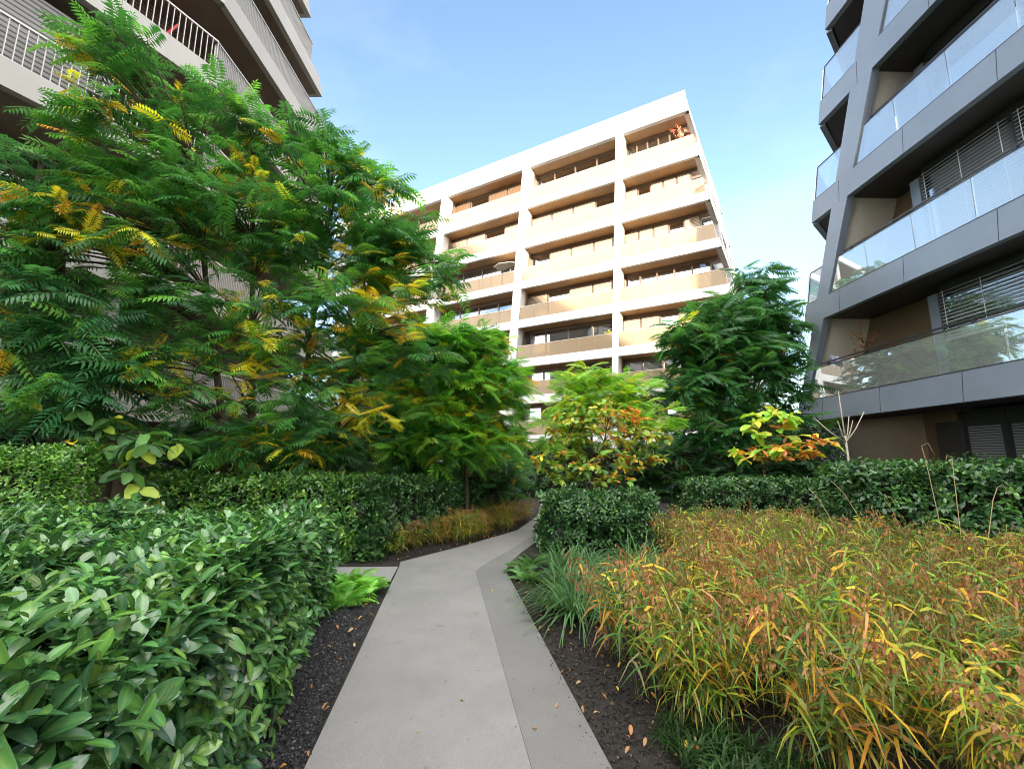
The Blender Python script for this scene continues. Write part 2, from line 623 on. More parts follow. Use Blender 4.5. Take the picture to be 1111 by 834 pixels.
def in_poly(P, poly):
    x, y = P[:, 0], P[:, 1]
    c = np.zeros(len(P), bool)
    j = len(poly) - 1
    for i in range(len(poly)):
        xi, yi = poly[i]; xj, yj = poly[j]
        c ^= ((yi > y) != (yj > y)) & (x < (xj - xi) * (y - yi) / (yj - yi + 1e-12) + xi)
        j = i
    return c


def scatter(poly, n):
    a = np.array(poly)
    lo, hi = a.min(0), a.max(0)
    out = np.zeros((0, 2))
    while len(out) < n:
        p = lo + rng.random((n * 2, 2)) * (hi - lo)
        out = np.concatenate([out, p[in_poly(p, poly)]])
    return out[:n]


def wob(p, f=1.0, ph=0.0):
    """smooth pseudo-noise in -1..1"""
    x, y, z = p[..., 0] * f, p[..., 1] * f, p[..., 2] * f
    return (np.sin(2.1 * x + 1.3 * y + ph) + np.sin(1.7 * y - 2.3 * z + 2.1 + ph) + np.sin(2.9 * z + 1.1 * x + 4.2 + ph * 2)) / 3


def pick(cols, w, n):
    c = np.array(cols)[rng.choice(len(cols), n, p=np.array(w) / np.sum(w))]
    return c * rng.uniform(.75, 1.25, (n, 1)) * rng.uniform(.92, 1.08, (n, 3))


# ------------------------------------------------------------------ ground, paths
def sheet(name, poly, z, m, thick=0.0):
    me = bpy.data.meshes.new(name)
    b = MB()
    if thick:
        b.poly(poly, z - thick, z)
    else:
        b.add([(x, y, z) for x, y in poly], [tuple(range(len(poly)))])
    o = b.build(name, m)
    tag(o, kind='structure')
    return o


sheet('ground', [(-300, -300), (300, -300), (300, 300), (-300, 300)], 0.0, M['soil'])
SEAM = [(0.27, 1.2), (0.09, 2.66), (-.51, 6.7), (-.44, 7.05), (-.02, 8.3), (.42, 9.7), (.68, 11.0), (1.05, 13), (1.4, 18)]
PL_ = [(-.87, 1.2), (-1.07, 2.66), (-1.66, 7.0), (-1.72, 7.3), (-.80, 8.75), (0.12, 10.45), (.72, 13), (1.15, 18)]
PR_ = [(.73, 1.2), (.51, 2.66), (-.08, 6.75), (-.06, 7.2), (.16, 8.1), (.50, 9.2), (.85, 10.8), (1.2, 13), (1.55, 18)]
sheet('path', PL_ + SEAM[::-1], 0.045, M['concrete'], 0.10)
e_ = MB()
for i in range(len(SEAM) - 1):
    a, b_, c_, d_ = SEAM[i], PR_[i], PR_[i + 1], SEAM[i + 1]
    e_.add([(a[0] + .002, a[1], .045), (b_[0], b_[1], .030), (c_[0], c_[1], .030), (d_[0] + .002, d_[1], .045), (b_[0], b_[1], -.05), (c_[0], c_[1], -.05)],
           [(0, 1, 2, 3), (1, 4, 5, 2)])
tag(e_.build('path_edge', M['concrete2']), kind='structure')
sheet('side_path', [(-1.60, 6.28), (-1.70, 7.10), (-5.2, 6.98), (-5.2, 6.15)], 0.02, M['gravelpale'])

CHIP = []
for s_ in range(5):
    r_ = np.random.default_rng(s_)
    v_ = np.array([(1, 0, 0), (-1, 0, 0), (0, 1, 0), (0, -1, 0), (0, 0, 1), (0, 0, -1)], float) * r_.uniform(.5, 1.1, (6, 1)) + r_.normal(0, .15, (6, 3))
    v_[:, 2] *= .6
    CHIP.append((v_, np.array([(0, 2, 4), (2, 1, 4), (1, 3, 4), (3, 0, 4), (2, 0, 5), (1, 2, 5), (3, 1, 5), (0, 3, 5)]), np.ones((6, 3))))


def chips(name, poly, n, size, cols, w, z=0.006):
    p2 = scatter(poly, n)
    parts = []
    for k, t in enumerate(CHIP):
        q = p2[k::len(CHIP)]
        m_ = len(q)
        pos = np.concatenate([q, z + rng.random((m_, 1)) * .012], 1)
        B = basis(rng.normal(size=(m_, 3)) * (1, 1, .4), rng.normal(size=(m_, 3)) * (.4, .4, 1))
        parts.append(inst(t, pos, B, rng.uniform(*size, m_), pick(cols, w, m_)))
    o = soup_mesh(name, parts, M['chip'], smooth=False, gain=1.0)
    tag(o, kind='stuff')
    return o


tag(chips('gravel', [(-1.00, 1.6), (-1.10, 2.66), (-1.66, 6.35), (-2.6, 6.3), (-2.2, 5.2), (-1.45, 2.6), (-1.2, 1.5)], 15000, (.006, .014),
      [(.03, .031, .034), (.055, .056, .06), (.13, .13, .13)], [6, 4, .8]), 'black basalt gravel strip between the laurel hedge and the path', 'gravel')
tag(chips('mulch', [(.58, 2.2), (.52, 2.7), (-.06, 6.7), (.0, 7.2), (.2, 8.0), (.9, 8.0), (1.0, 5), (2.2, 2.2)], 9000, (.006, .016),
      [(.022, .018, .015), (.04, .03, .022), (.12, .075, .045)], [6, 4, .7]), 'dark bark mulch along the right edge of the path', 'mulch')
chips('mulch', [(-1.72, 7.4), (-.8, 8.85), (.1, 10.6), (.4, 12.5), (.2, 12.5), (-.35, 10.6), (-1.2, 8.8), (-2.2, 7.5)], 1800, (.008, .016),
      [(.022, .018, .015), (.04, .03, .022)], [6, 4])
tag(bpy.data.objects['mulch.001'], 'dark bark mulch along the far bend of the path', 'mulch')

tag(chips('debris', [(-1.05, 2.4), (-1.66, 6.9), (-.8, 8.7), (.1, 8.2), (-.12, 6.8), (.5, 2.6)], 70, (.003, .008), [(.03, .026, .022), (.08, .05, .03)], [3, 1], .05), 'dark crumbs of soil lying on the concrete path', 'soil crumbs')
tag(chips('debris', [(.52, 2.5), (.46, 2.5), (-.10, 6.6), (-.05, 6.8)], 130, (.003, .009), [(.03, .026, .022), (.09, .055, .03)], [4, 1], .034), 'soil crumbs spilled over the right edge of the path', 'soil crumbs')
tag(chips('debris', [(-1.08, 2.4), (-1.02, 2.4), (-1.60, 6.3), (-1.66, 6.3)], 120, (.003, .008), [(.03, .03, .032), (.07, .07, .07)], [4, 1], .05), 'gravel grains spilled over the left edge of the path', 'gravel grains')


# ------------------------------------------------------------------ buildings
class Facade:
    """vertical wall plane: s along it, d inwards, z up"""
    def __init__(s, P, ang, left_is_in=False):
        a = R(ang)
        s.P = P
        s.dir = (math.sin(a), math.cos(a))
        s.inn = (math.cos(a), -math.sin(a))
        if left_is_in: s.inn = (-s.inn[0], -s.inn[1])

    def w(s, q, d, z):
        return (s.P[0] + s.dir[0] * q + s.inn[0] * d, s.P[1] + s.dir[1] * q + s.inn[1] * d, z)

    def prism(s, mb, sz, d0, d1):
        """quad of (s,z) corners pushed from depth d0 to d1"""
        mb.hexa([s.w(q, d0, z) for q, z in sz] + [s.w(q, d1, z) for q, z in sz])

    def block(s, mb, s0, s1, z0, z1, d0, d1):
        s.prism(mb, [(s0, z0), (s1, z0), (s1, z1), (s0, z1)], d0, d1)


def lin(z0, v0, k):
    return lambda z: v0 + (z - z0) * k


# ---- the sunlit white block across the garden
FC = Facade((6.325, 26.97), -60)
# inward is away from the camera
FC.inn = (math.sin(R(30)), math.cos(R(30)))
root = empty('apartment_building', FC.w(6, 4, 0))
tag(root, 'sunlit white apartment block with bronze glass balconies at the end of the garden', 'building')
corner = lin(23.7, -4.96, .131)
c3L, c3R = lin(22.3, -.57, -.054), lin(22.6, -1.07, -.060)
c2L, c2R = lin(22.66, 6.40, -.089), lin(22.67, 5.79, -.085)
c1L, c1R = lin(23.0, 13.88, -.13), lin(23.2, 13.25, -.11)
c0L, c0R = lin(23.0, 21.0, -.10), lin(23.0, 20.4, -.10)
END = 27.0
BOT = [22.58, 19.40, 16.42, 13.42, 10.60, 7.80, 5.27, 2.6]
FAS = 0.57
# parapet and roof
b = MB()
FC.prism(b, [(corner(22.58), 22.58), (END, 22.58), (END, 23.9), (corner(23.9), 23.9)], 0, .3)
b.build('parapet', M['white'], root)
b = MB()
FC.prism(b, [(corner(23.93) - .05, 23.903), (END, 23.903), (END, 23.97), (corner(23.93) - .05, 23.97)], -.06, .45)
b.build('coping', M['white'], root)
b = MB()
FC.block(b, corner(22.6) + .05, END, 23.3, 23.5, .303, 13)
b.build('roof', M['inwall'], root)
# core behind the balconies
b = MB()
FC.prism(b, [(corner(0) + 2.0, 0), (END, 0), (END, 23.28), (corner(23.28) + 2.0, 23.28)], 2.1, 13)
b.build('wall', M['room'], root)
for k, zb in enumerate(BOT):
    zt = zb + FAS
    if k:
        b = MB()
        FC.prism(b, [(corner(zb), zb), (END, zb), (END, zt), (corner(zt), zt)], 0, .22)
        slab = b.build('balcony_slab', M['white'], root)
    else:
        slab = root
    b = MB()
    FC.prism(b, [(corner(zb) + .04, zb + .03), (END, zb + .03), (END, zb + .16), (corner(zb) + .04, zb + .16)], .223, 2.09)
    b.build('soffit', M['soffit'], slab)
LV = [(BOT[k + 1] + FAS, BOT[k]) for k in range(7)] + [(0.0, BOT[7])]
for L_, R_ in ((c3L, c3R), (c2L, c2R), (c1L, c1R), (c0L, c0R)):
    b = MB()
    for z0, z1 in LV:
        FC.prism(b, [(R_(z0), z0), (L_(z0), z0), (L_(z1), z1), (R_(z1), z1)], 0, .75)
    b.build('column', M['white'], root)
bays = [(lambda z: corner(z) + .12, c3R), (c3L, c2R), (c2L, c1R), (c1L, c0R)]
kinds = ['cgbg', 'bbbb', 'bbcb', 'gbgb', 'bcbb', 'cgcb', 'gbbg', 'gggg']
for k, (z0, z1) in enumerate(LV):
    for j, (fa, fb) in enumerate(bays):
        if k == 7 and j > 2: continue
        s0, s1 = fa(z0), fb(z0)
        t0, t1 = fa(z0 + .92), fb(z0 + .92)
        # balustrade with posts and a rail
        if k < 7:
            n = max(3, round((s1 - s0) / 1.05))
            b = MB()
            for i in range(n):
                u0, u1 = i / n, (i + 1) / n
                e = .012
                q = lambda u, a, c: a + (c - a) * u
                FC.prism(b, [(q(u0, s0, s1) + e, z0 + .03), (q(u1, s0, s1) - e, z0 + .03), (q(u1, t0, t1) - e, z0 + .90), (q(u0, t0, t1) + e, z0 + .90)], .06, .075)
            ba = b.build('balustrade', M['bronze'], root)
            b = MB()
            for i in range(n + 1):
                u = i / n
                a0, a1 = q(u, s0, s1), q(u, t0, t1)
                FC.prism(b, [(a0 - .018, z0), (a0 + .018, z0), (a1 + .018, z0 + .90), (a1 - .018, z0 + .90)], .079, .115)
            FC.block(b, t0, t1, z0 + .903, z0 + .94, .05, .12)
            b.build('handrail', M['post'], ba)
        # glazed back wall
        zh = z1 + .03
        w0, w1 = s0 + (.9 if j == 0 else 0), s1
        kind = kinds[k][j]
        d = 1.25
        nm = 4 if j else 5
        ww = (w1 - w0) / nm
        b = MB()
        FC.block(b, w0 - .4, w1 + .4, z0, z0 + .12, d, d + .12)
        FC.block(b, w0 - .4, w1 + .4, zh - .22, zh - .003, d, d + .12)
        for i in range(nm + 1):
            x = w0 + i * ww
            FC.block(b, x - .05, x + .05, z0 + .12, zh - .22, d, d + .12)
        wf = b.build('window', M['frame'], root)
        b = MB()
        for i in range(nm):
            FC.block(b, w0 + i * ww + .052, w0 + (i + 1) * ww - .052, z0 + .123, zh - .223, d + .05, d + .06)
        b.build('pane', M['window'], wf)
        if kind in 'bc':
            skip = (k * 3 + j) % nm
            for i in range(nm):
                x0, x1 = w0 + i * ww + .06, w0 + (i + 1) * ww - .06
                if i == skip: continue
                b = MB()
                if kind == 'b':
                    drop = (0, .35, 0, .7)[(i + k + j) % 4]
                    FC.block(b, x0, x1, z0 + .16 + drop, zh - .24, d - .06, d - .03)
                    b.build('blind', M['slat_brown'] if (k, j) in ((0, 2), (4, 2), (6, 1), (6, 2)) else M['slat_pale'], wf)
                else:                       # pleated curtain just inside the glass
                    m_ = 10
                    for c in range(m_):
                        a0, a1 = x0 + (x1 - x0) * c / m_, x0 + (x1 - x0) * (c + 1) / m_
                        dd = (.10, .15) if c % 2 else (.15, .10)
                        b.hexa([FC.w(a0, d + dd[0], z0 + .14), FC.w(a1, d + dd[1], z0 + .14), FC.w(a1, d + dd[1] + .01, z0 + .14), FC.w(a0, d + dd[0] + .01, z0 + .14),
                                FC.w(a0, d + dd[0], zh - .24), FC.w(a1, d + dd[1], zh - .24), FC.w(a1, d + dd[1] + .01, zh - .24), FC.w(a0, d + dd[0] + .01, zh - .24)])
                    b.build('curtain', M['curtain'], wf)
# party walls between balconies
for L_, R_ in ((c3L, c3R), (c2L, c2R), (c1L, c1R)):
    b = MB()
    for z0, z1 in LV:
        FC.prism(b, [(R_(z0) + .08, z0), (L_(z0) - .08, z0), (L_(z1) - .08, z1 + .03), (R_(z1) + .08, z1 + .03)], .753, 1.5)
    b.build('partition', M['inwall'], root)
# the side that turns away to the right: slabs step back along the leaning corner
E_ = (math.sin(R(32.3)), math.cos(R(32.3)))
N_ = (E_[1], -E_[0])


def SW(z, t, o):
    p = FC.w(corner(z), 0, z)
    return (p[0] + E_[0] * t + N_[0] * o, p[1] + E_[1] * t + N_[1] * o, z)


b = MB()
for k, zb in enumerate(BOT + [23.3]):
    zt = zb + (FAS if zb < 23 else .6)
    if k == 0: zt = 23.9
    if zb > 23: continue
    b.hexa([SW(zb, .002, 0), SW(zb, 14, 0), SW(zb, 14, -.3), SW(zb, .3, -.3), SW(zt, .002, 0), SW(zt, 14, 0), SW(zt, 14, -.3), SW(zt, .3, -.3)])
b.build('side_slab', M['white'], root)
b = MB()
for z0, z1 in LV:
    b.hexa([SW(z0, 3.0, -.9), SW(z0, 14, -.9), SW(z0, 14, -1.3), SW(z0, 3.0, -1.3), SW(z1, 3.0, -.9), SW(z1, 14, -.9), SW(z1, 14, -1.3), SW(z1, 3.0, -1.3)])
b.build('side_wall', M['anth'], root)
for t in (3.2, 7.0, 10.6):
    b = MB()
    for z0, z1 in LV[:7]:
        b.hexa([SW(z0, t, 0), SW(z0, t + .6, 0), SW(z0, t + .6, -.9), SW(z0, t, -.9), SW(z1, t, 0), SW(z1, t + .6, 0), SW(z1, t + .6, -.9), SW(z1, t, -.9)])
    b.build('side_column', M['white'], root)
for z0, z1 in LV[:7]:
    b = MB()
    for i in range(3):
        t = .15 + i * .95
        b.hexa([SW(z0 + .03, t, -.05), SW(z0 + .03, t + .92, -.05), SW(z0 + .03, t + .92, -.065), SW(z0 + .03, t, -.065), SW(z0 + 1, t, -.05), SW(z0 + 1, t + .92, -.05), SW(z0 + 1, t + .92, -.065), SW(z0 + 1, t, -.065)])
    for t in (4.0, 5.4, 7.8, 9.2):
        b.hexa([SW(z0 + .03, t, -.05), SW(z0 + .03, t + 1.3, -.05), SW(z0 + .03, t + 1.3, -.065), SW(z0 + .03, t, -.065), SW(z0 + 1, t, -.05), SW(z0 + 1, t + 1.3, -.05), SW(z0 + 1, t + 1.3, -.065), SW(z0 + 1, t, -.065)])
    b.build('side_balustrade', M['bronze'], root)

# ---- the dark block on the right
FR = Facade((9.2, 10.0), -1.2)
rootR = empty('dark_apartment_building', FR.w(-4, 4, 0))
tag(rootR, 'anthracite apartment block with slanted column and glass balconies on the right', 'building')
far = lin(2.7, 4.42, -.270)
dL, dR = lin(2.85, 4.38, -.414), lin(3.31, 3.86, -.466)
NEAR = -16.0
RB = [2.75, 5.68, 8.70, 11.45, 14.0, 16.8, 19.6]
RF = 0.62
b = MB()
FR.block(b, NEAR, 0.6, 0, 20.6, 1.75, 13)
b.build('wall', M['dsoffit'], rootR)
EN = (math.sin(R(47)), math.cos(R(47)))


def RW(z, t):
    p = FR.w(far(z), 0, z)
    return (p[0] + EN[0] * t, p[1] + EN[1] * t, z)


for k, zb in enumerate(RB):
    zt = zb + RF if k < 6 else zb + 1.2
    b = MB()
    FR.prism(b, [(NEAR, zb), (far(zb), zb), (far(zt), zt), (NEAR, zt)], 0, .16)
    # return along the hidden far end
    b.hexa([RW(zb, .16), RW(zb, 7), (RW(zb, 7)[0] + .1, RW(zb, 7)[1] - .1, zb), (RW(zb, .16)[0] + .1, RW(zb, .16)[1] - .1, zb),
            RW(zt, .16), RW(zt, 7), (RW(zt, 7)[0] + .1, RW(zt, 7)[1] - .1, zt), (RW(zt, .16)[0] + .1, RW(zt, .16)[1] - .1, zt)])
    slab = b.build('balcony_slab', M['anth'], rootR)
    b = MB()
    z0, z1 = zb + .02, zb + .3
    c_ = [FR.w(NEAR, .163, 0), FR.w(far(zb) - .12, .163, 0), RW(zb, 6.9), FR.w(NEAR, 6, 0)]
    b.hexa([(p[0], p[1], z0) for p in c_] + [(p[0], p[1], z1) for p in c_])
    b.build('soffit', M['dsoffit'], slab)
    # panel joints: narrow shadow gaps cut as proud dark strips
    b = MB()
    for i in range(9):
        x = far(zb) - 1.15 - i * 2.05 - .35 * (k % 2)
        if x > NEAR + .2:
            FR.prism(b, [(x - .006, zb + .004), (x + .006, zb + .004), (x + .006 - .07, zt - .004), (x - .006 - .07, zt - .004)], -.003, 0.02)
    FR.prism(b, [(NEAR, zt + .002), (far(zt) - .05, zt + .002), (far(zt) - .05, zt + .03), (NEAR, zt + .03)], .01, .10)
    b.build('joint', M['darkmetal'], slab)
RLV = [(RB[k] + RF, RB[k + 1]) for k in range(6)]
# slanted column in the wall plane and a plain one farther along
b = MB()
for z0, z1 in RLV:
    FR.prism(b, [(dR(z0), z0), (dL(z0), z0), (dL(z1), z1), (dR(z1), z1)], .0, .20)
b.build('column', M['anth'], rootR)
b = MB()
for z0, z1 in RLV:
    FR.prism(b, [(-9.6 + z0 * .1, z0), (-9.1 + z0 * .1, z0), (-9.1 + z1 * .1, z1), (-9.6 + z1 * .1, z1)], .0, .20)
b.build('column', M['anth'], rootR)
# recessed balcony walls: taupe cross wall behind the column, dark glazed back wall
for k, (z0, z1) in enumerate(RLV):
    sd = dR(z1) - .02
    b = MB()
    FR.prism(b, [(dR(z0) + .12, z0), (dR(z0) + .28, z0), (dR(z1) + .28, z1 + .02), (dR(z1) + .12, z1 + .02)], .203, 1.65)
    b.build('cross_wall', M['taupe'], rootR)
    d = .95
    wz0, wz1 = z0 + .05, z1 - .18
    xs0 = min(.2, sd - .4)
    xs = [xs0 - 2.05 * i_ for i_ in range(6)]
    b = MB()
    FR.block(b, xs0 + .3, dR(z0) + .1, z0, z1 + .01, 1.5, 1.74)
    b.build('alcove_wall', M['brownwall'], rootR)
    b = MB()
    FR.block(b, NEAR, xs[0], wz0, wz0 + .08, d, d + .1)
    FR.block(b, NEAR, xs[0], wz1 - .05, wz1 + .2, d, d + .1)
    for x in xs:
        if x > NEAR: FR.block(b, x - .05, x + .05, wz0 + .08, wz1 - .05, d, d + .1)
    wf = b.build('window', M['darkmetal'], rootR)
    b = MB()
    for i in range(5):
        if xs[i + 1] > NEAR:
            FR.block(b, xs[i + 1] + .052, xs[i] - .052, wz0 + .083, wz1 - .053, d + .05, d + .06)
    b.build('pane', M['window'], wf)
    b = MB()
    FR.block(b, xs[0] + .055, xs[0] + .298, wz0, wz1, d - .02, 1.49)
    b.build('window_jamb', M['anth'], wf)
    if k < 2:                                          # venetian blinds, half up on the first floor
        for i in range(4):
            b = MB()
            zbt = wz0 + (.95 if k == 0 else .12)
            z = wz1 - .06
            while z > zbt:
                p = [FR.w(xs[i + 1] + .07, d - .115, z), FR.w(xs[i] - .07, d - .115, z), FR.w(xs[i] - .07, d - .045, z + .035), FR.w(xs[i + 1] + .07, d - .045, z + .035)]
                b.hexa(p + [(x, y, zz + .004) for x, y, zz in p])
                z -= .082
            FR.block(b, xs[i + 1] + .07, xs[i] - .07, zbt - .08, zbt - .03, d - .12, d - .05)
            for u in (.06, .5, .94):
                x = xs[i + 1] + .07 + (xs[i] - xs[i + 1] - .14) * u
                FR.block(b, x - .006, x + .006, zbt - .03, wz1 - .03, d - .13, d - .122)
            b.build('blind', M['blind'], wf)
    elif k == 2:
        b = MB()
        for i in range(4):
            FR.block(b, xs[i + 1] + .06, xs[i] - .06, wz0 + .1, wz1 - .06, d + .15, d + .17)
        b.build('blind', M['dsoffit'], wf)
# glass balustrades, handrails on brackets
for k, (z0, z1) in enumerate(RLV):
    for seg, (a0, a1) in enumerate(((dL(z0) + .02, far(z0) - .05), (-9.0 + z0 * .1, dR(z0) - .06))):
        if a1 - a0 < .15: continue
        tl = -.12 if seg == 0 else -.26
        n = max(1, round((a1 - a0) / 1.32))
        w = (a1 - a0) / n
        b = MB()
        for i in range(n):
            x0, x1 = a0 + i * w + .008, a0 + (i + 1) * w - .008
            g = lambda i_: (dL(z0 + .92) - dL(z0)) if seg == 0 and i_ == 0 else ((far(z0 + .92) - far(z0)) if seg == 0 else (-.43 * .92 if i_ == n else .12 * (i_ / n - .8)))
            FR.prism(b, [(x0, z0 + .035), (x1, z0 + .035), (x1 + g(i + 1), z0 + .92), (x0 + g(i), z0 + .92)], .05, .066)
        ba = b.build('balustrade', M['clear'], rootR)
        b = MB()
        e0, e1 = a0 + (.92 * -.414 if seg == 0 else 0), a1 + (.92 * -.27 if seg == 0 else -.41)
        FR.block(b, e0, e1, z0 + .923, z0 + .945, .04, .076)
        if seg:
            FR.block(b, e0, e1 - .12, z0 + 1.03, z0 + 1.07, .12, .16)
            for i in range(n):
                x = a0 + (i + .55) * w - .2
                FR.block(b, x - .02, x + .02, z0 + .90, z0 + 1.028, .085, .16)
        else:
            FR.prism(b, [(far(z0) - .05, z0 + .03), (far(z0) - .025, z0 + .03), (far(z0 + .92) - .025, z0 + .945), (far(z0 + .92) - .05, z0 + .945)], .045, .075)
        b.build('handrail', M['darkmetal'], ba)
        if seg == 0:                                   # glass round the far end
            b = MB()
            for i in range(3):
                t0_, t1_ = .12 + i * 1.1, .12 + (i + 1) * 1.1 - .02
                p0, p1 = RW(z0, t0_), RW(z0, t1_)
                b.hexa([(p0[0], p0[1], z0 + .035), (p1[0], p1[1], z0 + .035), (p1[0] + .012, p1[1] - .012, z0 + .035), (p0[0] + .012, p0[1] - .012, z0 + .035),
                        (p0[0], p0[1] - .24, z0 + .92), (p1[0], p1[1] - .24, z0 + .92), (p1[0] + .012, p1[1] - .252, z0 + .92), (p0[0] + .012, p0[1] - .252, z0 + .92)])
            b.build('balustrade', M['clear'], rootR)
# ground floor: brown metal wall, doors, roller shutters
b = MB()
FR.block(b, 1.35, 4.0, 0, 2.745, 1.2, 1.74)
FR.block(b, .66, 1.348, 0, 2.745, 1.5, 1.74)
b.build('ground_wall', M['brownwall'], rootR)
b = MB()
for x0, x1 in ((.72, 1.28),):
    FR.block(b, x0, x1, .05, 2.5, 1.42, 1.49)
b.build('door', M['dsoffit'], rootR)
for i in range(6):
    x0 = .66 - i * .92
    b = MB()
    FR.block(b, x0 - .86, x0 - .06, .35, 2.36, 1.52, 1.56)
    sh = b.build('roller_shutter', M['shutter'], rootR)
    b = MB()
    FR.block(b, x0 - .058, x0 + .055, 0, 2.74, 1.42, 1.6)
    FR.block(b, x0 - .86, x0 - .06, 2.363, 2.74, 1.45, 1.6)
    FR.block(b, x0 - .86, x0 - .06, 0, .347, 1.45, 1.6)
    b.build('frame', M['darkmetal'], sh)

# ---- the beige block on the left: two wall planes, and an added block behind the viewer to shade the court
rootL = empty('beige_apartment_building', (-12, 8, 0))
tag(rootL, 'beige apartment block with vertical bar railings behind the trees on the left', 'building')
FN = Facade((-9.4, 7.78), 26, True)
FF = Facade((-8.0, 10.68), 1.0, True)
SN0, SN1 = -13.0, 3.22


def lend(z):
    return 5.94 - (z - 16.4) * (.60 if z > 16.4 else .30)


LB = [(2.45, 3.0), (5.42, 5.97), (8.52, 9.08), (11.33, 11.98), (14.08, 14.68), (16.45, 17.08), (18.75, 19.5)]


def corner_prism(mb, z0, z1, d0, d1, s1a=None):
    """both planes with a mitred bend between depths d0 and d1"""
    half = math.tan(R(12.5))
    for F_, sa, sb, ends in ((FN, SN0, SN1, 1), (FF, 0, None, 0)):
        pts = []
        for z in (z0, z1):
            for d in (d0, d1):
                lo = sa if ends else sa + half * d
                hi = (sb + half * -d * -1 * 1.0) if ends else (lend(z) if s1a is None else s1a)
                if ends: hi = sb - half * d * -1
                pts.append((F_.w(lo, d, z), F_.w(hi, d, z)))
        (a0, a1), (b0, b1), (c0, c1), (e0, e1) = pts
        mb.hexa([a0, a1, b1, b0, c0, c1, e1, e0])


for k, (zb, zt) in enumerate(LB):
    b = MB()
    for F_, sa, sb in ((FN, SN0, SN1), (FF, 0, None)):
        hi0, hi1 = (sb, sb) if sb is not None else (lend(zb), lend(zt))
        F_.prism(b, [(sa, zb), (hi0, zb), (hi1, zt), (sa, zt)], 0, .18)
    p = FF.w(lend(zb), .18, 0); q = FF.w(lend(zb), 4, 0); p2 = FF.w(lend(zt), .18, 0); q2 = FF.w(lend(zt), 4, 0)
    b.hexa([(p[0], p[1], zb), (q[0], q[1], zb), (q[0], q[1] - .15, zb), (p[0], p[1] - .15, zb), (p2[0], p2[1], zt), (q2[0], q2[1], zt), (q2[0], q2[1] - .15, zt), (p2[0], p2[1] - .15, zt)])
    slab = b.build('balcony_slab', M['beige'], rootL)
    b = MB()
    n0, n1 = FN.w(SN0, .183, 0), FN.w(SN1, .183, 0)
    n2 = FN.w(SN0, 4, 0)
    f0, f1 = FF.w(.05, .183, 0), FF.w(lend(zb) - .03, .183, 0)
    f2 = FF.w(lend(zb) - .03, 3.9, 0)
    pts = [n0, n1, f0, f1, f2, (-12, 9.5, 0), n2]
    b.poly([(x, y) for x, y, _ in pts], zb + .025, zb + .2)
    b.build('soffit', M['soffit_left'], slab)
    b = MB()
    for i in range(5):
        x = SN0 + 1.3 + i * 3.1 + .4 * (k % 2)
        FN.block(b, x - .006, x + .006, zb + .004, zt - .004, -.003, .02)
    b.build('joint', M['frame'], slab)
    # railing
    def rail(F_, s0, s1, name_parent, step, wbar, dbar, z0=zt):
        m_ = MB()
        x = s0
        while x < s1:
            F_.block(m_, x, x + wbar, z0 + .05, z0 + .88, .06, .06 + dbar)
            x += step
        F_.block(m_, s0, s1, z0 + .883, z0 + .925, .05, .10)
        F_.block(m_, s0, s1, z0 + .015, z0 + .047, .05, .10)
        return m_
    if k < 6:
        b = rail(FN, SN0, SN1, rootL, .135, .016, .03)
        b.build('railing', M['railbar'], rootL)
        b = rail(FF, .03, lend(zt + .9) - .05, rootL, .075, .012, .05)
        rl = b.build('railing', M['railbar'], rootL)
        if k in (3, 4, 5):                              # pleated fabric screen tied behind the far rail
            b = MB()
            x, i = .05, 0
            s1 = lend(zt + .9) - .1
            while x < s1:
                dd = (.13, .165) if i % 2 else (.165, .13)
                x2 = min(x + .055, s1)
                b.hexa([FF.w(x, dd[0], zt + .03), FF.w(x2, dd[1], zt + .03), FF.w(x2, dd[1] + .006, zt + .03), FF.w(x, dd[0] + .006, zt + .03),
                        FF.w(x, dd[0], zt + .86), FF.w(x2, dd[1], zt + .86), FF.w(x2, dd[1] + .006, zt + .86), FF.w(x, dd[0] + .006, zt + .86)])
                x, i = x2, i + 1
            b.build('fabric_screen', M['louvre'] if False else M['railbar'], rl)
# back walls
LLV = [(0.0, LB[0][0])] + [(LB[k][1], LB[k + 1][0]) for k in range(6)]
for k, (z0, z1) in enumerate(LLV):
    b = MB()
    FN.block(b, SN0, SN1 + .2, z0, z1 + .02, 1.9, 2.4)
    FF.block(b, .55, lend(z1) - .9, z0, z1 + .02, 1.75, 2.4)
    b.build('wall', M['brownslat'] if k else M['brownwall'], rootL)
    for i in range(4):
        x = SN0 + 1.0 + i * 3.9 + (.7 if k % 2 else 0)
        if x + 2.3 > SN1: break
        b = MB()
        for u in (0, 1.1, 2.2):
            FN.block(b, x + u - .04, x + u + .04, z0 + .05, z1 - .25, 1.84, 1.90)
        FN.block(b, x - .04, x + 2.24, z1 - .248, z1 - .15, 1.84, 1.90)
        wf = b.build('window', M['frame'], rootL)
        b = MB()
        FN.block(b, x + .043, x + 1.057, z0 + .05, z1 - .25, 1.87, 1.88)
        FN.block(b, x + 1.143, x + 2.157, z0 + .05, z1 - .25, 1.87, 1.88)
        b.build('pane', M['window'], wf)
b = MB()
z0, z1 = LLV[3]
FN.block(b, -4.2, 1.3, z0 + .05, z1 - .35, .35, .39)
b.build('louvre_screen', M['louvre'], rootL)
b = MB()
for z0, z1 in LLV[:2]:
    FN.block(b, 1.75, 2.02, z0, z1, .35, .62)
b.build('column', M['beige'], rootL)
b = MB()
z0, z1 = LLV[4]
# upper end panel catching warm light at the far corner
for k in (5, 6):
    z0, z1 = LLV[k]
    FF.prism(b, [(lend(z0) - .5, z0), (lend(z0) - .03, z0), (lend(z1) - .03, z1), (lend(z1) - .5, z1)], .9, 1.7)
b.build('end_pier', M['beige'], rootL)
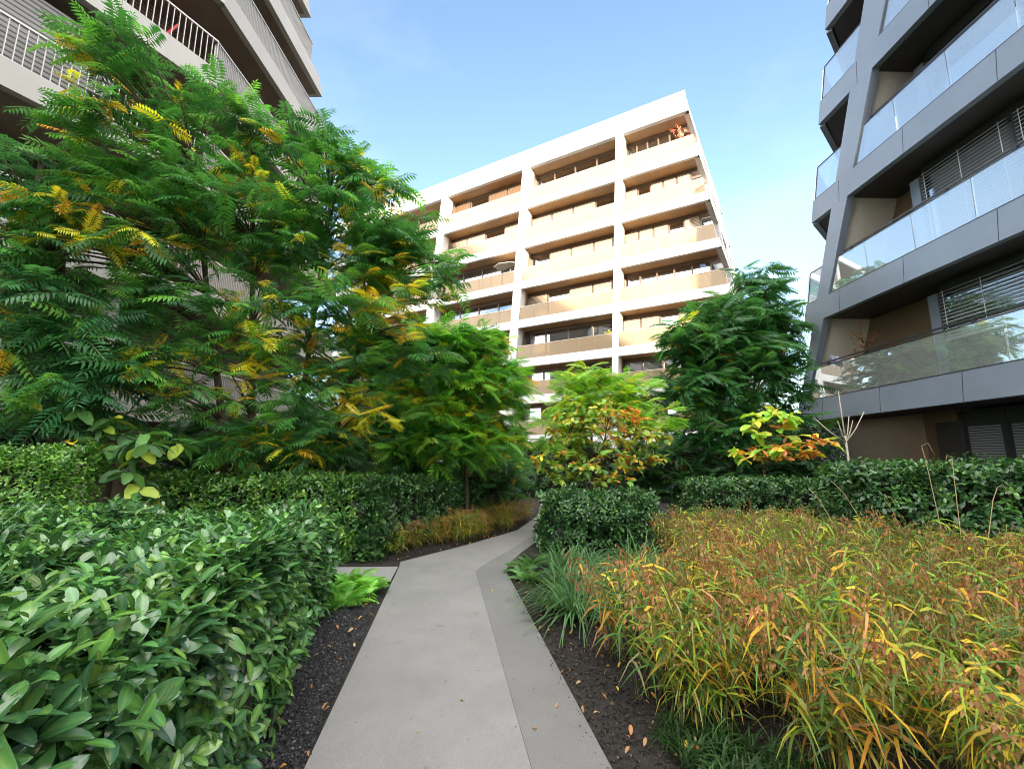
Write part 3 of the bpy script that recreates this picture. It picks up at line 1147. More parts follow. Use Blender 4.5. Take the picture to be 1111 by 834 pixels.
# core + added unseen block, roofline shaped to cast shade on court and white block
b = MB()
FN.block(b, SN0, SN1 - 1.2, 0, 20.5, 2.45, 12)
FF.block(b, 1.2, 4.0, 0, 18.7, 2.45, 12)
b.build('core', M['brownwall'], rootL)
b = MB()
prof = [(-60, 0), (30, 0), (30, 34), (1.6, 34), (1.6, 26), (-1.4, 28), (-17, 43.5), (-60, 43.5)]
nb_ = len(prof)
b.add([(x, -60, z) for x, z in prof] + [(x, -76, z) for x, z in prof],
      [tuple(range(nb_)), tuple(reversed(range(nb_, 2 * nb_)))] + [(i, (i + 1) % nb_, (i + 1) % nb_ + nb_, i + nb_) for i in range(nb_)])
b.build('unseen_shade_block', M['beige'], rootL)
b = MB()
for k in range(7):
    z = 3.0 + 3.1 * k
    for i in range(10):
        x = -30 + i * 4.1
        b.box(x, -59.97, z, x + 2.6, -60.2, z + 1.7)
b.build('window', M['room'], rootL)  # made-up windows on the unseen shading block


# ------------------------------------------------------------------ plants
LEAF = leaf_tmpl(.44, .10, .25)
LEAF_B = leaf_tmpl(.42, .20, .48)
LEAF_S = leaf_tmpl(.50, .15, .15)
LEAF_BIG = [leaf_tmpl(.52, .10, .30, .015), leaf_tmpl(.48, .18, .55, .03), leaf_tmpl(.5, .3, .15, .02)]
FROND = [frond_tmpl(9, .235, .42, d, i, .26) for i, d in enumerate((.18, .32, .45, .26, .55))]
FROND_FINE = [frond_tmpl(10, .22, .5, d, 20 + i, .30) for i, d in enumerate((.2, .4, .6))]


def shoots(pos, dirs, per, size, cols, w, tm, tilt=(45, 78), back=.12):
    """rosettes: leaves spiralling round each shoot"""
    n = len(pos)
    k = np.tile(np.arange(per), n)
    P = np.repeat(pos, per, 0)
    D = unit(np.repeat(dirs, per, 0))
    a = unit(np.cross(D, rng.normal(size=(n, 3)).repeat(per, 0)))
    c = np.cross(D, a)
    az = k * 2.39996 + rng.normal(0, .25, len(k))
    rad = a * np.cos(az)[:, None] + c * np.sin(az)[:, None]
    f = 1 - (k / max(per - 1, 1))                       # 1 = lowest leaf
    th = np.radians(tilt[0] + (tilt[1] - tilt[0]) * f + rng.normal(0, 9, len(k)))
    ax = D * np.cos(th)[:, None] + rad * np.sin(th)[:, None]
    up = D * np.sin(th)[:, None] - rad * np.cos(th)[:, None] + np.array([0, 0, .35])
    P = P - D * (f * back * rng.uniform(.6, 1.3, len(k)))[:, None] + rng.normal(0, .006, (len(k), 3))
    s = rng.uniform(size[0], size[1], len(k)) * (0.62 + .38 * f)
    col = pick(cols, w, n).repeat(per, 0) * rng.uniform(.85, 1.15, (len(k), 1))
    young = (f < .3)[:, None]
    col = np.where(young, col * np.array([1.45, 1.35, 1.0]), col)
    sel = rng.integers(0, len(tm), len(k))
    return [inst(t, P[sel == i], basis(ax[sel == i], up[sel == i]), s[sel == i], col[sel == i]) for i, t in enumerate(tm)]


def hedge(name, label, quad, h, dens, per, size, cols, w, tm, m, sides=(1, 1, 1, 1), round_=.12, rough=.07, depth=.16, up=.6, group=None, cat='hedge', core=.28, tufts=0.0, gain=1.15, jit=.42):
    """clipped hedge on a quad footprint: shoots over top and sides, twiggy core inside"""
    reseed(label)
    q = np.array(quad, float)
    cen = q.mean(0)
    root = empty(name, (cen[0], cen[1], 0))
    tag(root, label, cat, group)
    hh = h if callable(h) else (lambda x, y: h + 0 * x)
    pos, nrm = [], []
    area = .5 * abs(np.dot(q[:, 0], np.roll(q[:, 1], 1)) - np.dot(q[:, 1], np.roll(q[:, 0], 1)))
    n = int(area * dens)
    uv = rng.random((n, 2))
    p = (q[0] * (1 - uv[:, :1]) + q[1] * uv[:, :1]) * (1 - uv[:, 1:]) + (q[3] * (1 - uv[:, :1]) + q[2] * uv[:, :1]) * uv[:, 1:]
    e = np.minimum(np.minimum(uv[:, 0], 1 - uv[:, 0]) * np.linalg.norm(q[1] - q[0]), np.minimum(uv[:, 1], 1 - uv[:, 1]) * np.linalg.norm(q[3] - q[0]))
    z = hh(p[:, 0], p[:, 1]) - round_ * np.clip(1 - e / round_, 0, 1) ** 2
    pos.append(np.c_[p, z]); nrm.append(np.tile([0, 0, 1.], (n, 1)))
    for i in range(4):
        if not sides[i]: continue
        a, b_ = q[i], q[(i + 1) % 4]
        L = np.linalg.norm(b_ - a)
        hm = float(np.mean(hh(np.array([a[0], b_[0]]), np.array([a[1], b_[1]]))))
        n = int(L * hm * dens * sides[i])
        t = rng.random((n, 1))
        p = a + (b_ - a) * t
        hz = hh(p[:, 0], p[:, 1])
        z = hz * rng.random(n) ** .9
        nn = np.array([(b_ - a)[1], -(b_ - a)[0]]) / L
        if np.dot(nn, (a + b_) / 2 - cen) < 0: nn = -nn
        ins = round_ * np.clip(1 - (hz - z) / round_, 0, 1) ** 2 + .05 * np.clip(1 - z / .25, 0, 1)
        p = p - nn * ins[:, None]
        pos.append(np.c_[p, z]); nrm.append(np.tile([nn[0], nn[1], 0], (n, 1)))
    P, N = np.concatenate(pos), np.concatenate(nrm)
    P = P + N * (rough * wob(P, 2.6) + rough * .6 * wob(P, 6.3, 1.0))[:, None] - N * (depth * rng.random(len(P)) ** 1.6)[:, None]
    if tufts:
        P = P + N * (tufts * (rng.random(len(P)) ** 6))[:, None]
    P[:, 2] = np.maximum(P[:, 2], .03)
    D = N + np.array([0, 0, up]) + rng.normal(0, jit, P.shape)
    soup_mesh('foliage', shoots(P, D, per, size, cols, w, tm), m, root, gain=gain)
    b = MB()
    inner = []
    for i in range(4):                                  # every corner moves in from both its edges
        e0, e1 = unit(q[i] - q[i - 1]), unit(q[(i + 1) % 4] - q[i])
        inner.append(q[i] - e0 * core * 1.25 + e1 * core * 1.25)
    hs = [float(hh(np.array([x]), np.array([y]))[0]) - core for x, y in inner]
    b.hexa([(x, y, 0) for x, y in inner] + [(x, y, z_) for (x, y), z_ in zip(inner, hs)])
    b.build('branches', M['twig'], root)
    return root


LAU = [(.048, .145, .042), (.036, .115, .04), (.075, .185, .045), (.027, .085, .034)]
hedge('laurel_hedge', 'big glossy cherry laurel hedge in the left foreground beside the path',
      [(-.98, .7), (-1.38, 2.66), (-2.04, 5.4), (-6.2, 5.1)][0:3] + [(-6.2, 5.2)], lambda x, y: 1.10 - .02 * (y - 3) + .05 * np.sin(x * 2.1 + y) , 175, 8, (.105, .165), LAU, [4, 3, 2, 2],
      [laurel_tmpl(), laurel_tmpl(.40, .2, .45), laurel_tmpl(.46, .08, .15)], M['laurel'], (1, 1, .5, 1), round_=.2, rough=.06, depth=.12, up=.6, core=.38, tufts=.10, gain=1.0, jit=.32)
HED = [(.035, .10, .028), (.025, .075, .026), (.06, .145, .03)]
HBR = [(.06, .16, .03), (.04, .11, .028), (.11, .22, .035)]
hedge('clipped_hedge', 'clipped evergreen hedge behind the big laurel, left of the path junction', [(-2.45, 7.35), (-5.8, 7.2), (-5.8, 8.2), (-2.45, 8.4)], lambda x, y: 1.36 + .03 * np.sin(x * 3), 210, 6, (.075, .115), HBR, [4, 3, 1.5], [LEAF_S, LEAF], M['hedge'], (1, .4, .4, .6), core=.28, tufts=.08)
hedge('clipped_hedge', 'long dark clipped hedge running away along the far bend of the path', [(-2.30, 7.30), (-2.40, 8.6), (-.75, 13.6), (0.15, 13.2)], lambda x, y: 1.31 - .04 * (y - 7.3), 210, 6, (.07, .11), HED, [4, 4, 1.2], [LEAF_S, LEAF], M['hedge'], (1, .4, .6, 1))
hedge('clipped_hedge', 'dark rounded evergreen hedge below the orange leaved shrub', [(.42, 8.0), (2.5, 7.7), (2.8, 8.9), (.62, 9.3)], 1.04, 210, 6, (.08, .12), HED, [4, 4, 1], [LEAF_S, LEAF], M['hedge'], (1, .4, .4, 1), round_=.42, rough=.13, core=.36)
hedge('clipped_hedge', 'low clipped hedge in front of the magnolia shrub', [(3.4, 8.9), (6.2, 8.0), (6.5, 8.9), (3.6, 9.9)], 1.24, 190, 6, (.07, .10), HED, [4, 3, 2], [LEAF_S, LEAF], M['hedge'], (1, .3, .4, 1))
hedge('clipped_hedge', 'tall clipped hedge under the grey roller shutters at the right edge', [(4.55, 6.1), (9.0, 4.0), (9.6, 5.0), (4.75, 7.2)], 1.54, 200, 6, (.085, .13), HED, [4, 3, 1.5], [LEAF_S, LEAF], M['hedge'], (1, 0, .4, 1), core=.3, tufts=.10)
BUS = [(.075, .20, .03), (.05, .14, .028), (.12, .26, .035)]
hedge('box_shrub', 'bright green small leaved shrub at the left edge behind the laurel', [(-5.55, 5.6), (-7.6, 5.3), (-7.6, 6.5), (-5.65, 6.55)], 1.78, 260, 6, (.055, .085), BUS, [4, 3, 2], [LEAF_S], M['hedge'], (1, .2, .3, 1), round_=.3, rough=.1, core=.32, cat='shrub')


def bez(a, m_, c, n=7):
    return [a.lerp(m_, t).lerp(m_.lerp(c, t), t) for t in [i / n for i in range(n + 1)]]


def tree(name, label, stems, blobs, tm, flen, cols, w, acc, accp, m, per=(5, 8), bark='bark', cat='tree', simple=False, start=.35, group=None, elev=(-28, 42), rbr=.022, ph=0.0, more=.8, gain=2.0, low=True):
    """stems: [(base xyz, top xyz, radius)]; blobs: [(centre, radii, tips)]; rosettes of leaves at every branch tip"""
    reseed(label)
    b0 = stems[0][0]
    root = empty(name, (b0[0], b0[1], 0))
    tag(root, label, cat, group)
    tips, tb = MB(), MB()
    curves = []
    for base, top, r0 in stems:
        a, c = Vector(base), Vector(top)
        mid = a.lerp(c, .5) + Vector((random.uniform(-.15, .15), random.uniform(-.15, .15), .2))
        cv = bez(a, mid, c, 9)
        curves.append((cv, r0))
        tb.tube(cv, [r0 * (1 - .72 * i / 9) for i in range(10)], 8)
    tb.build('trunk', M[bark], root, True)
    P, D = [], []
    for cen, rad, n in blobs:
        for _ in range(int(n * more)):
            while True:
                v = rng.uniform(-1, 1, 3)
                L = np.linalg.norm(v)
                if .35 < L < 1: break
            p = Vector(np.array(cen) + v * np.array(rad))
            cv, r0 = min(curves, key=lambda c_: min((q - p).length for q in c_[0]) + random.uniform(0, .5))
            lo = int(len(cv) * start)
            cand = [i for i in range(lo, len(cv)) if cv[i].z < p.z + .1] or [lo]
            i = min(cand, key=lambda i_: (cv[i_] - p).length + .6 * random.random())
            st = cv[i]
            mid = st.lerp(p, .5) + Vector((0, 0, .18 * (p - st).length))
            br = bez(st, mid, p, 6)
            r1 = min(r0 * .5, rbr * (.5 + .35 * (p - st).length))
            tips.tube(br, [r1 * (1 - .75 * j / 6) for j in range(7)], 5)
            dirv = (p - br[-2]).normalized()
            out = np.array(p) - np.array([np.mean([s[0][0] for s in stems]), np.mean([s[0][1] for s in stems]), p.z])
            for j in range(rng.integers(per[0], per[1] + 1)):
                az = j * 2.4 + rng.normal(0, .4) + 6.28 * rng.random() * .2
                el = R(rng.uniform(*elev))
                d = np.array([math.cos(az) * math.cos(el), math.sin(az) * math.cos(el), math.sin(el)]) + .35 * out / (np.linalg.norm(out) + .1)
                back = rng.random() * .35
                q = p.lerp(br[-3], back)
                P.append(np.array(q)); D.append(d)
    tips.build('branches', M[bark], root, True)
    P, D = np.array(P), np.array(D)
    n = len(P)
    ups = np.tile([0, 0, 1.], (n, 1)) + rng.normal(0, .36, (n, 3))
    col = pick(cols, w, n)
    accf = accp * np.clip(.55 + 1.1 * wob(P, 1.1, ph), 0.03, 2.2) * (np.clip(1.7 - 1.5 * (P[:, 2] - P[:, 2].min()) / np.ptp(P[:, 2]), .15, 1.5) if low else 1)
    ac = pick(acc[0], acc[1], n)
    yel = rng.random(n) < accf
    col = np.where(yel[:, None], ac, col)
    sz = rng.uniform(flen[0], flen[1], n) * np.where(yel, .72, 1)
    sel = rng.integers(0, len(tm), n)
    soup_mesh('crown', [inst(t, P[sel == i], basis(D[sel == i], ups[sel == i]), sz[sel == i], col[sel == i]) for i, t in enumerate(tm)], m, root, gain=gain)
    return root


SUM = [(.032, .105, .030), (.045, .14, .032), (.03, .085, .034), (.075, .19, .035)]
YEL = ([(.52, .30, .02), (.60, .38, .03), (.42, .20, .02), (.35, .30, .03)], [4, 3, 2, 2])
tree('sumac_tree', 'tall twin stemmed sumac with feathery yellowing leaves, leftmost before the beige block',
     [((-4.95, 8.5, 0), (-5.6, 7.2, 6.6), .085), ((-4.62, 8.4, 0), (-4.6, 7.3, 6.9), .085)],
     [((-6.3, 6.2, 7.9), (.6, .5, .6), 22), ((-6.9, 6.2, 4.9), (.9, .5, .6), 24), ((-6.4, 6.3, 6.5), (1.0, .8, .9), 26), ((-5.1, 7.0, 6.9), (1.2, 1.0, 1.1), 44), ((-5.8, 6.6, 5.4), (1.4, .9, .9), 44), ((-4.6, 6.9, 5.4), (1.2, .9, .9), 38), ((-5.0, 7.0, 4.0), (1.5, .9, .8), 40), ((-5.3, 7.2, 2.9), (1.4, .8, .6), 26), ((-4.9, 7.7, 1.9), (.9, .35, .4), 22)],
     FROND, (.38, .60), SUM, [4, 3, 3, 2], YEL, .40, M['frond'], (5, 8), ph=.6, more=.9)
tree('sumac_tree', 'wide sumac tree with twin stems leaning over the clipped hedge towards the path',
     [((-4.15, 8.5, 0), (-3.4, 7.8, 6.3), .08), ((-3.85, 8.6, 0), (-2.4, 7.9, 5.3), .075)],
     [((-3.6, 7.6, 7.0), (1.0, .9, 1.0), 40), ((-2.7, 7.9, 6.0), (1.0, .9, .9), 42), ((-1.9, 7.7, 4.9), (.9, .7, .7), 38), ((-3.2, 7.3, 5.5), (1.2, .9, .9), 42), ((-2.6, 7.4, 4.3), (1.2, .9, .8), 44), ((-1.75, 7.8, 3.5), (.7, .7, .6), 18), ((-3.4, 7.4, 3.3), (1.2, .8, .7), 40), ((-3.1, 7.8, 2.3), (1.3, .7, .5), 26), ((-3.8, 7.8, 1.9), (.9, .35, .4), 22)],
     FROND, (.38, .60), SUM, [4, 3, 3, 2], YEL, .46, M['frond'], (5, 8), ph=2.2, more=.92)
tree('sumac_tree', 'low spreading sumac with dark fronds at the left edge below the beige balconies',
     [((-7.2, 7.4, 0), (-6.9, 6.6, 4.2), .06)],
     [((-7.2, 6.4, 3.7), (1.3, .7, .6), 34), ((-6.2, 6.5, 3.2), (1.0, .6, .5), 26), ((-6.6, 6.7, 2.5), (1.3, .6, .5), 26), ((-7.4, 6.2, 5.6), (.7, .5, .7), 22)],
     FROND, (.45, .68), [(.025, .085, .032), (.035, .11, .04), (.09, .22, .04)], [4, 3, .7], YEL, .10, M['frond'], (5, 8), ph=4.0)
tree('sumac_tree', 'lime and yellow sumac beside the white block, behind the far end of the long hedge',
     [((-1.0, 10.6, 0), (-1.0, 10.0, 3.9), .06), ((-1.6, 10.6, 0), (-2.0, 10.2, 3.6), .05)],
     [((-1.1, 9.9, 4.1), (1.0, .7, .5), 36), ((-2.1, 9.8, 4.0), (.8, .6, .6), 26), ((-.6, 10.0, 3.3), (.9, .7, .6), 38), ((-1.6, 9.7, 3.0), (1.1, .7, .7), 40), ((-.5, 10.3, 2.3), (.8, .6, .6), 30), ((-1.6, 9.9, 1.9), (1.2, .6, .5), 30)],
     FROND, (.42, .62), [(.09, .22, .03), (.06, .17, .03), (.15, .28, .03), (.04, .12, .035)], [4, 3, 3, 2], YEL, .30, M['frond'], (5, 8), ph=1.3, more=1.5)
tree('sumac_tree', 'green sumac half hidden behind the lime and yellow one before the white block',
     [((-3.6, 12.6, 0), (-3.4, 12.2, 4.2), .07)],
     [((-3.6, 12.0, 4.6), (1.3, .7, .7), 44), ((-4.6, 11.8, 3.6), (1.2, .7, .8), 44), ((-2.8, 12.0, 3.4), (1.3, .7, .8), 50), ((-3.8, 11.8, 2.3), (1.6, .7, .7), 50), ((-1.8, 12.4, 2.6), (1.0, .6, .8), 40)],
     FROND, (.45, .68), [(.045, .14, .032), (.06, .17, .03), (.035, .11, .035)], [3, 3, 2], YEL, .22, M['frond'], (5, 8), ph=.9, more=1.0)
tree('feathery_tree', 'dark green feathery tree between the white block and the dark block',
     [((6.3, 13.4, 0), (6.6, 13.2, 6.0), .11), ((6.6, 13.5, 0), (7.6, 13.2, 5.6), .08)],
     [((7.5, 13.1, 6.9), (.8, .7, .7), 16), ((6.5, 12.9, 5.7), (1.3, .9, .7), 44), ((7.8, 13.2, 5.6), (.9, .8, .8), 36), ((5.2, 12.6, 4.9), (1.1, .8, .6), 40), ((6.5, 12.5, 4.4), (1.6, .9, .8), 60), ((5.0, 12.4, 3.6), (1.1, .8, .6), 44), ((7.4, 12.8, 3.8), (1.3, .9, .8), 44), ((5.8, 12.4, 2.5), (1.6, .8, .7), 50), ((7.6, 12.9, 2.4), (1.1, .8, .7), 34)],
     FROND_FINE, (.50, .80), [(.028, .09, .03), (.038, .115, .034), (.05, .14, .036)], [4, 3, 2], YEL, .05, M['frond'], (5, 8), ph=3.3)
tree('lime_tree_shrub', 'lime green feathery shrub in front of the lowest white balconies',
     [((1.9, 11.3, 0), (1.9, 10.9, 3.3), .05), ((2.4, 11.3, 0), (2.9, 10.9, 3.0), .04)],
     [((1.7, 10.7, 3.45), (.8, .6, .35), 32), ((2.6, 10.7, 3.3), (.7, .6, .4), 28), ((1.9, 10.5, 2.7), (1.2, .6, .5), 44), ((3.0, 10.5, 2.5), (.8, .6, .5), 26), ((1.2, 10.5, 2.2), (.7, .5, .5), 24)],
     FROND, (.34, .52), [(.12, .25, .03), (.19, .30, .035), (.08, .18, .03)], [4, 3, 2], YEL, .40, M['frond'], (5, 8), cat='shrub', ph=.2)
ORA = ([(.52, .13, .02), (.55, .22, .02), (.42, .08, .03), (.55, .34, .03)], [4, 3, 2, 1.5])
tree('orange_leaved_shrub', 'autumn shrub with orange and red leaves in the middle of the garden',
     [((1.3, 9.7, 0), (1.2, 9.4, 2.2), .035), ((1.7, 9.7, 0), (2.0, 9.4, 2.4), .035), ((2.1, 9.8, 0), (2.7, 9.5, 2.0), .03)],
     [((1.1, 9.2, 2.25), (.6, .45, .5), 40), ((1.9, 9.1, 2.3), (.7, .5, .55), 52), ((2.7, 9.2, 1.9), (.6, .45, .55), 36), ((1.0, 9.1, 1.5), (.6, .4, .4), 34), ((1.9, 8.95, 1.45), (.8, .4, .4), 40)],
     [LEAF_BIG[0], LEAF_BIG[1], LEAF], (.12, .21), [(.09, .18, .035), (.15, .22, .035), (.06, .13, .04), (.22, .25, .04)], [3, 3, 2, 3], ORA, .8, M['broad'], (9, 13), cat='shrub', low=False, elev=(-30, 50), rbr=.012, ph=1.7)
MAG = ([(.50, .20, .03), (.38, .13, .035), (.55, .36, .04), (.30, .11, .05)], [3, 3, 3, 2])
tree('magnolia_shrub', 'small magnolia with big lime, yellow and brown leaves before the dark block',
     [((5.2, 9.6, 0), (5.2, 9.4, 2.0), .03)],
     [((5.4, 9.2, 2.35), (.6, .4, .28), 16), ((4.9, 9.2, 1.85), (.55, .4, .3), 16), ((6.0, 9.2, 1.9), (.5, .4, .25), 13), ((5.4, 9.1, 1.75), (.6, .4, .25), 12)],
     LEAF_BIG, (.20, .32), [(.22, .34, .04), (.12, .26, .035), (.30, .36, .05)], [4, 3, 2], MAG, .85, M['broad'], (5, 7), cat='shrub', elev=(-25, 40), rbr=.012)
tree('oak_leaved_shrub', 'dark shrub with big drooping yellow and brown leaves behind the left bush',
     [((-6.3, 7.0, 0), (-6.2, 6.7, 2.3), .03), ((-5.7, 6.9, 0), (-5.5, 6.7, 2.0), .025)],
     [((-6.5, 6.5, 2.35), (.6, .35, .3), 13), ((-5.9, 6.5, 1.9), (.6, .35, .3), 13), ((-5.2, 6.6, 1.7), (.5, .35, .3), 10), ((-5.1, 6.4, 1.25), (.4, .3, .25), 7)],
     LEAF_BIG, (.22, .34), [(.05, .12, .03), (.035, .08, .03), (.16, .22, .03)], [4, 3, 1.5], YEL, .80, M['broad'], (4, 6), cat='shrub', elev=(-45, 20), rbr=.012, ph=1.0)

# dense understorey that closes the view below the crowns
UND = [(.022, .07, .024), (.032, .10, .028), (.06, .15, .03)]
tree('understorey_shrub', 'dense dark shrub below the twin stemmed sumacs, behind the left clipped hedge',
     [((-5.4, 9.3, 0), (-5.4, 9.0, 2.2), .04), ((-4.6, 9.3, 0), (-4.2, 9.1, 2.2), .04)],
     [((-6.6, 8.7, 1.5), (.8, .5, .9), 40), ((-5.6, 8.9, 1.7), (.9, .5, 1.0), 50), ((-4.6, 9.1, 1.7), (.9, .5, 1.0), 50), ((-3.6, 9.3, 1.6), (.8, .5, .9), 44)],
     FROND, (.40, .60), UND, [4, 3, 1], YEL, .06, M['frond'], (5, 7), cat='shrub', ph=2.0, start=.1, gain=1.5)
tree('understorey_shrub', 'dense dark shrub under the lime and yellow sumac behind the long hedge',
     [((-2.2, 10.4, 0), (-2.2, 10.3, 1.8), .04), ((-.9, 11.2, 0), (-.9, 11.1, 1.8), .04)],
     [((-2.4, 10.3, 1.4), (.9, .5, .8), 44), ((-1.4, 10.9, 1.4), (.8, .5, .8), 44), ((-.4, 11.8, 1.3), (.7, .5, .7), 40), ((.1, 13.8, 1.1), (.45, .5, .8), 24)],
     FROND, (.35, .55), UND, [3, 3, 2], YEL, .10, M['frond'], (5, 7), cat='shrub', ph=2.6, start=.1)
tree('understorey_shrub', 'dense dark shrub at the foot of the feathery tree',
     [((5.0, 12.2, 0), (5.0, 12.0, 1.6), .04), ((7.2, 12.3, 0), (7.2, 12.1, 1.6), .04)],
     [((4.4, 12.0, 1.2), (.9, .5, .8), 44), ((5.6, 11.9, 1.2), (.9, .5, .8), 44), ((6.9, 11.9, 1.3), (.9, .5, .9), 44), ((8.2, 12.6, 1.4), (.7, .5, 1.0), 34), ((3.4, 12.2, 1.2), (.6, .5, .8), 28)],
     FROND_FINE, (.40, .60), UND, [4, 2, .6], YEL, .03, M['frond'], (5, 7), cat='shrub', ph=2.9, start=.1, gain=1.3)
hedge('far_hedge', 'tall dark hedge at the foot of the white block', [(-3.5, 21.5), (9.5, 15.5), (9.9, 16.5), (-3.0, 22.8)], 2.3, 45, 6, (.10, .16), HED, [4, 3, 1], [LEAF_S], M['hedge'], (1, 0, .2, 0), core=.25)
hedge('far_hedge', 'tall dark hedge closing the gap between the beige block and the white block', [(-14, 20.5), (-3.6, 21.5), (-3.6, 22.8), (-14, 22.3)], 3.2, 40, 6, (.10, .16), HED, [4, 3, 1], [LEAF_S], M['hedge'], (1, 0, .2, 0), core=.25)
hedge('far_hedge', 'tall dark hedge in the gap between the feathery tree and the dark block', [(9.6, 16.4), (17, 21), (16.6, 22.2), (9.4, 17.8)], 3.4, 40, 6, (.10, .16), HED, [4, 3, 1], [LEAF_S], M['hedge'], (1, 0, .2, 0), core=.25)

# fern-like ground plants
FERN = [frond_tmpl(12, .26, .45, d, 40 + i, .36) for i, d in enumerate((.35, .55, .75))]


def rosette_plant(name, label, spots, flen, cols, w, tm, m, n=(9, 13), cat='plant', part='leaves', elev=(20, 65)):
    root = empty(name, (spots[0][0], spots[0][1], 0))
    tag(root, label, cat)
    P, D = [], []
    for x, y in spots:
        for j in range(rng.integers(*n)):
            az = j * 2.4 + rng.normal(0, .3); el = R(rng.uniform(*elev))
            P.append((x + rng.normal(0, .02), y + rng.normal(0, .02), .03)); D.append((math.cos(az) * math.cos(el), math.sin(az) * math.cos(el), math.sin(el)))
    P, D = np.array(P), np.array(D)
    k = len(P)
    sel = rng.integers(0, len(tm), k)
    sz = rng.uniform(flen[0], flen[1], k)
    col = pick(cols, w, k)
    ups = np.tile([0, 0, 1.], (k, 1)) + rng.normal(0, .15, (k, 3))
    soup_mesh(part, [inst(t, P[sel == i], basis(D[sel == i], ups[sel == i]), sz[sel == i], col[sel == i]) for i, t in enumerate(tm)], m, root)
    b = MB()
    for x, y in spots:
        b.tube([(x, y, -.02), (x, y, .05)], [.025, .012], 7)
    b.build('crown_base', M['twig'], root)
    return root


rosette_plant('fern', 'light green ferny plant at the end of the laurel hedge on the black gravel', [(-2.0, 5.65), (-1.85, 5.35), (-2.25, 5.85), (-1.95, 5.95), (-1.72, 5.7)], (.22, .36), [(.10, .25, .04), (.14, .30, .05)], [1, 1], FERN, M['frond'], (12, 16), 'fern')
rosette_plant('fern', 'low fern hanging over the right path edge before the sedge', [(.16, 6.7), (.22, 6.3), (.3, 7.1)], (.20, .30), [(.05, .13, .035), (.07, .16, .04)], [1, 1], FERN, M['frond'], (10, 14), 'fern')

# sedge tufts, each its own plant
SED = [tuft_tmpl(i, 26, (.06, .135, .05), .010, 1.35) for i in range(4)]
sedge_lab = ['nearest blue green sedge tuft arching over the path edge', 'tallest blue green sedge tuft in the middle of the sedge group', 'blue green sedge tuft beside the low fern', 'sedge tuft half inside the wood oats', 'sedge tuft at the far end below the dark rounded hedge', 'sedge tuft between the rounded hedge and the wood oats']
for i, ((x, y), s) in enumerate(zip([(.62, 4.85), (1.15, 5.35), (.70, 5.75), (1.65, 5.75), (.85, 6.8), (1.75, 6.7)], [.78, 1.0, .82, .95, .78, .9])):
    root = empty('sedge_tuft', (x, y, 0))
    tag(root, sedge_lab[i], 'grass tuft', 'blue green sedge tufts by the path')
    pos = np.array([(x + rng.normal(0, .10), y + rng.normal(0, .10), 0) for _ in range(9)])
    az = rng.uniform(0, 6.28, 9)
    B = basis(np.c_[np.cos(az), np.sin(az), np.zeros(9)], np.tile([0, 0, 1.], (9, 1)))
    soup_mesh('blades', [inst(SED[j % 4], pos[j:j + 1], B[j:j + 1], np.array([s * rng.uniform(.8, 1.1)]), np.array([[1., 1, 1]]) * rng.uniform(.8, 1.2)) for j in range(9)], M['grass'], root)


# wood-oats meadow
def oats(name, label, poly, n, hgt, lean_to, tms, tint=None, gain=1.1):
    """clumps of culms that splay outward, each clump with its own height and ripeness"""
    reseed(label)
    nc = n // 16
    cc = scatter(poly, nc)
    ch = rng.uniform(.82, 1.16, nc) * (1 + .10 * wob(np.c_[cc, np.zeros(nc)], 2.0))
    ct = np.array([(1.0, 1.0, 1.0), (.82, 1.05, 1.0), (1.08, .9, .9), (.70, .98, 1.0), (.95, .72, .95)])[rng.choice(5, nc, p=[.3, .25, .15, .2, .1])]
    ci = rng.integers(0, nc, n)
    off = rng.normal(0, .085, (n, 2))
    p2 = cc[ci] + off
    parts = []
    sel = rng.integers(0, len(tms), n)
    for k, t in enumerate(tms):
        m_ = sel == k
        q, o_ = p2[m_], off[m_]
        c_n = len(q)
        d = np.c_[o_ * 9 + rng.normal(0, .5, (c_n, 2)), np.zeros(c_n)] + np.array([lean_to[0], lean_to[1], 0])
        B = basis(d, np.tile([0, 0, 1.], (c_n, 1)) + rng.normal(0, .14, (c_n, 3)))
        c = ct[ci[m_]] * rng.uniform(.75, 1.25, (c_n, 1))
        if tint is not None: c = c * np.array(tint)
        parts.append(inst(t, np.c_[q, np.zeros(c_n)], B, rng.uniform(hgt[0], hgt[1], c_n) * ch[ci[m_]], c))
    o = soup_mesh(name, parts, M['grass'], smooth=False, gain=gain)
    tag(o, label, 'grass', kind='stuff')
    return o


OAT = [oat_tmpl(100 + i) for i in range(7)]
OATG = [oat_tmpl(200 + i, False, ('green', 'green', 'deep', 'lime', 'lime', 'yellow', 'amber')) for i in range(5)]
oats('wood_oats', 'big bed of wood oats turning yellow with brown seed heads right of the path',
     [(1.55, 2.5), (.98, 3.0), (.72, 3.5), (.78, 4.05), (1.45, 4.5), (2.3, 5.2), (2.5, 6.9), (2.6, 7.6), (4.0, 8.4), (4.5, 7.5), (4.55, 6.0), (9, 3.9), (9, 1.6), (2.3, 1.7)], 7200, (.58, .88), (-.45, -.45), OAT + OATG)
oats('wood_oats', 'small strip of rusty wood oats before the long dark hedge',
     [(-2.1, 7.55), (-1.25, 8.55), (-.1, 10.4), (.45, 12.6), (.15, 12.9), (-.5, 11.4), (-1.6, 9.3), (-2.25, 7.9)], 750, (.42, .60), (.3, -.4), OAT + OATG[:3], (1.15, 1.0, .9))
GC = [tuft_tmpl(60 + i, 8, (.035, .09, .022), .022, 1.0) for i in range(3)]
p2 = scatter([(.95, 2.2), (.85, 2.9), (.95, 3.2), (1.5, 2.7), (2.4, 1.9)], 380)
parts = []
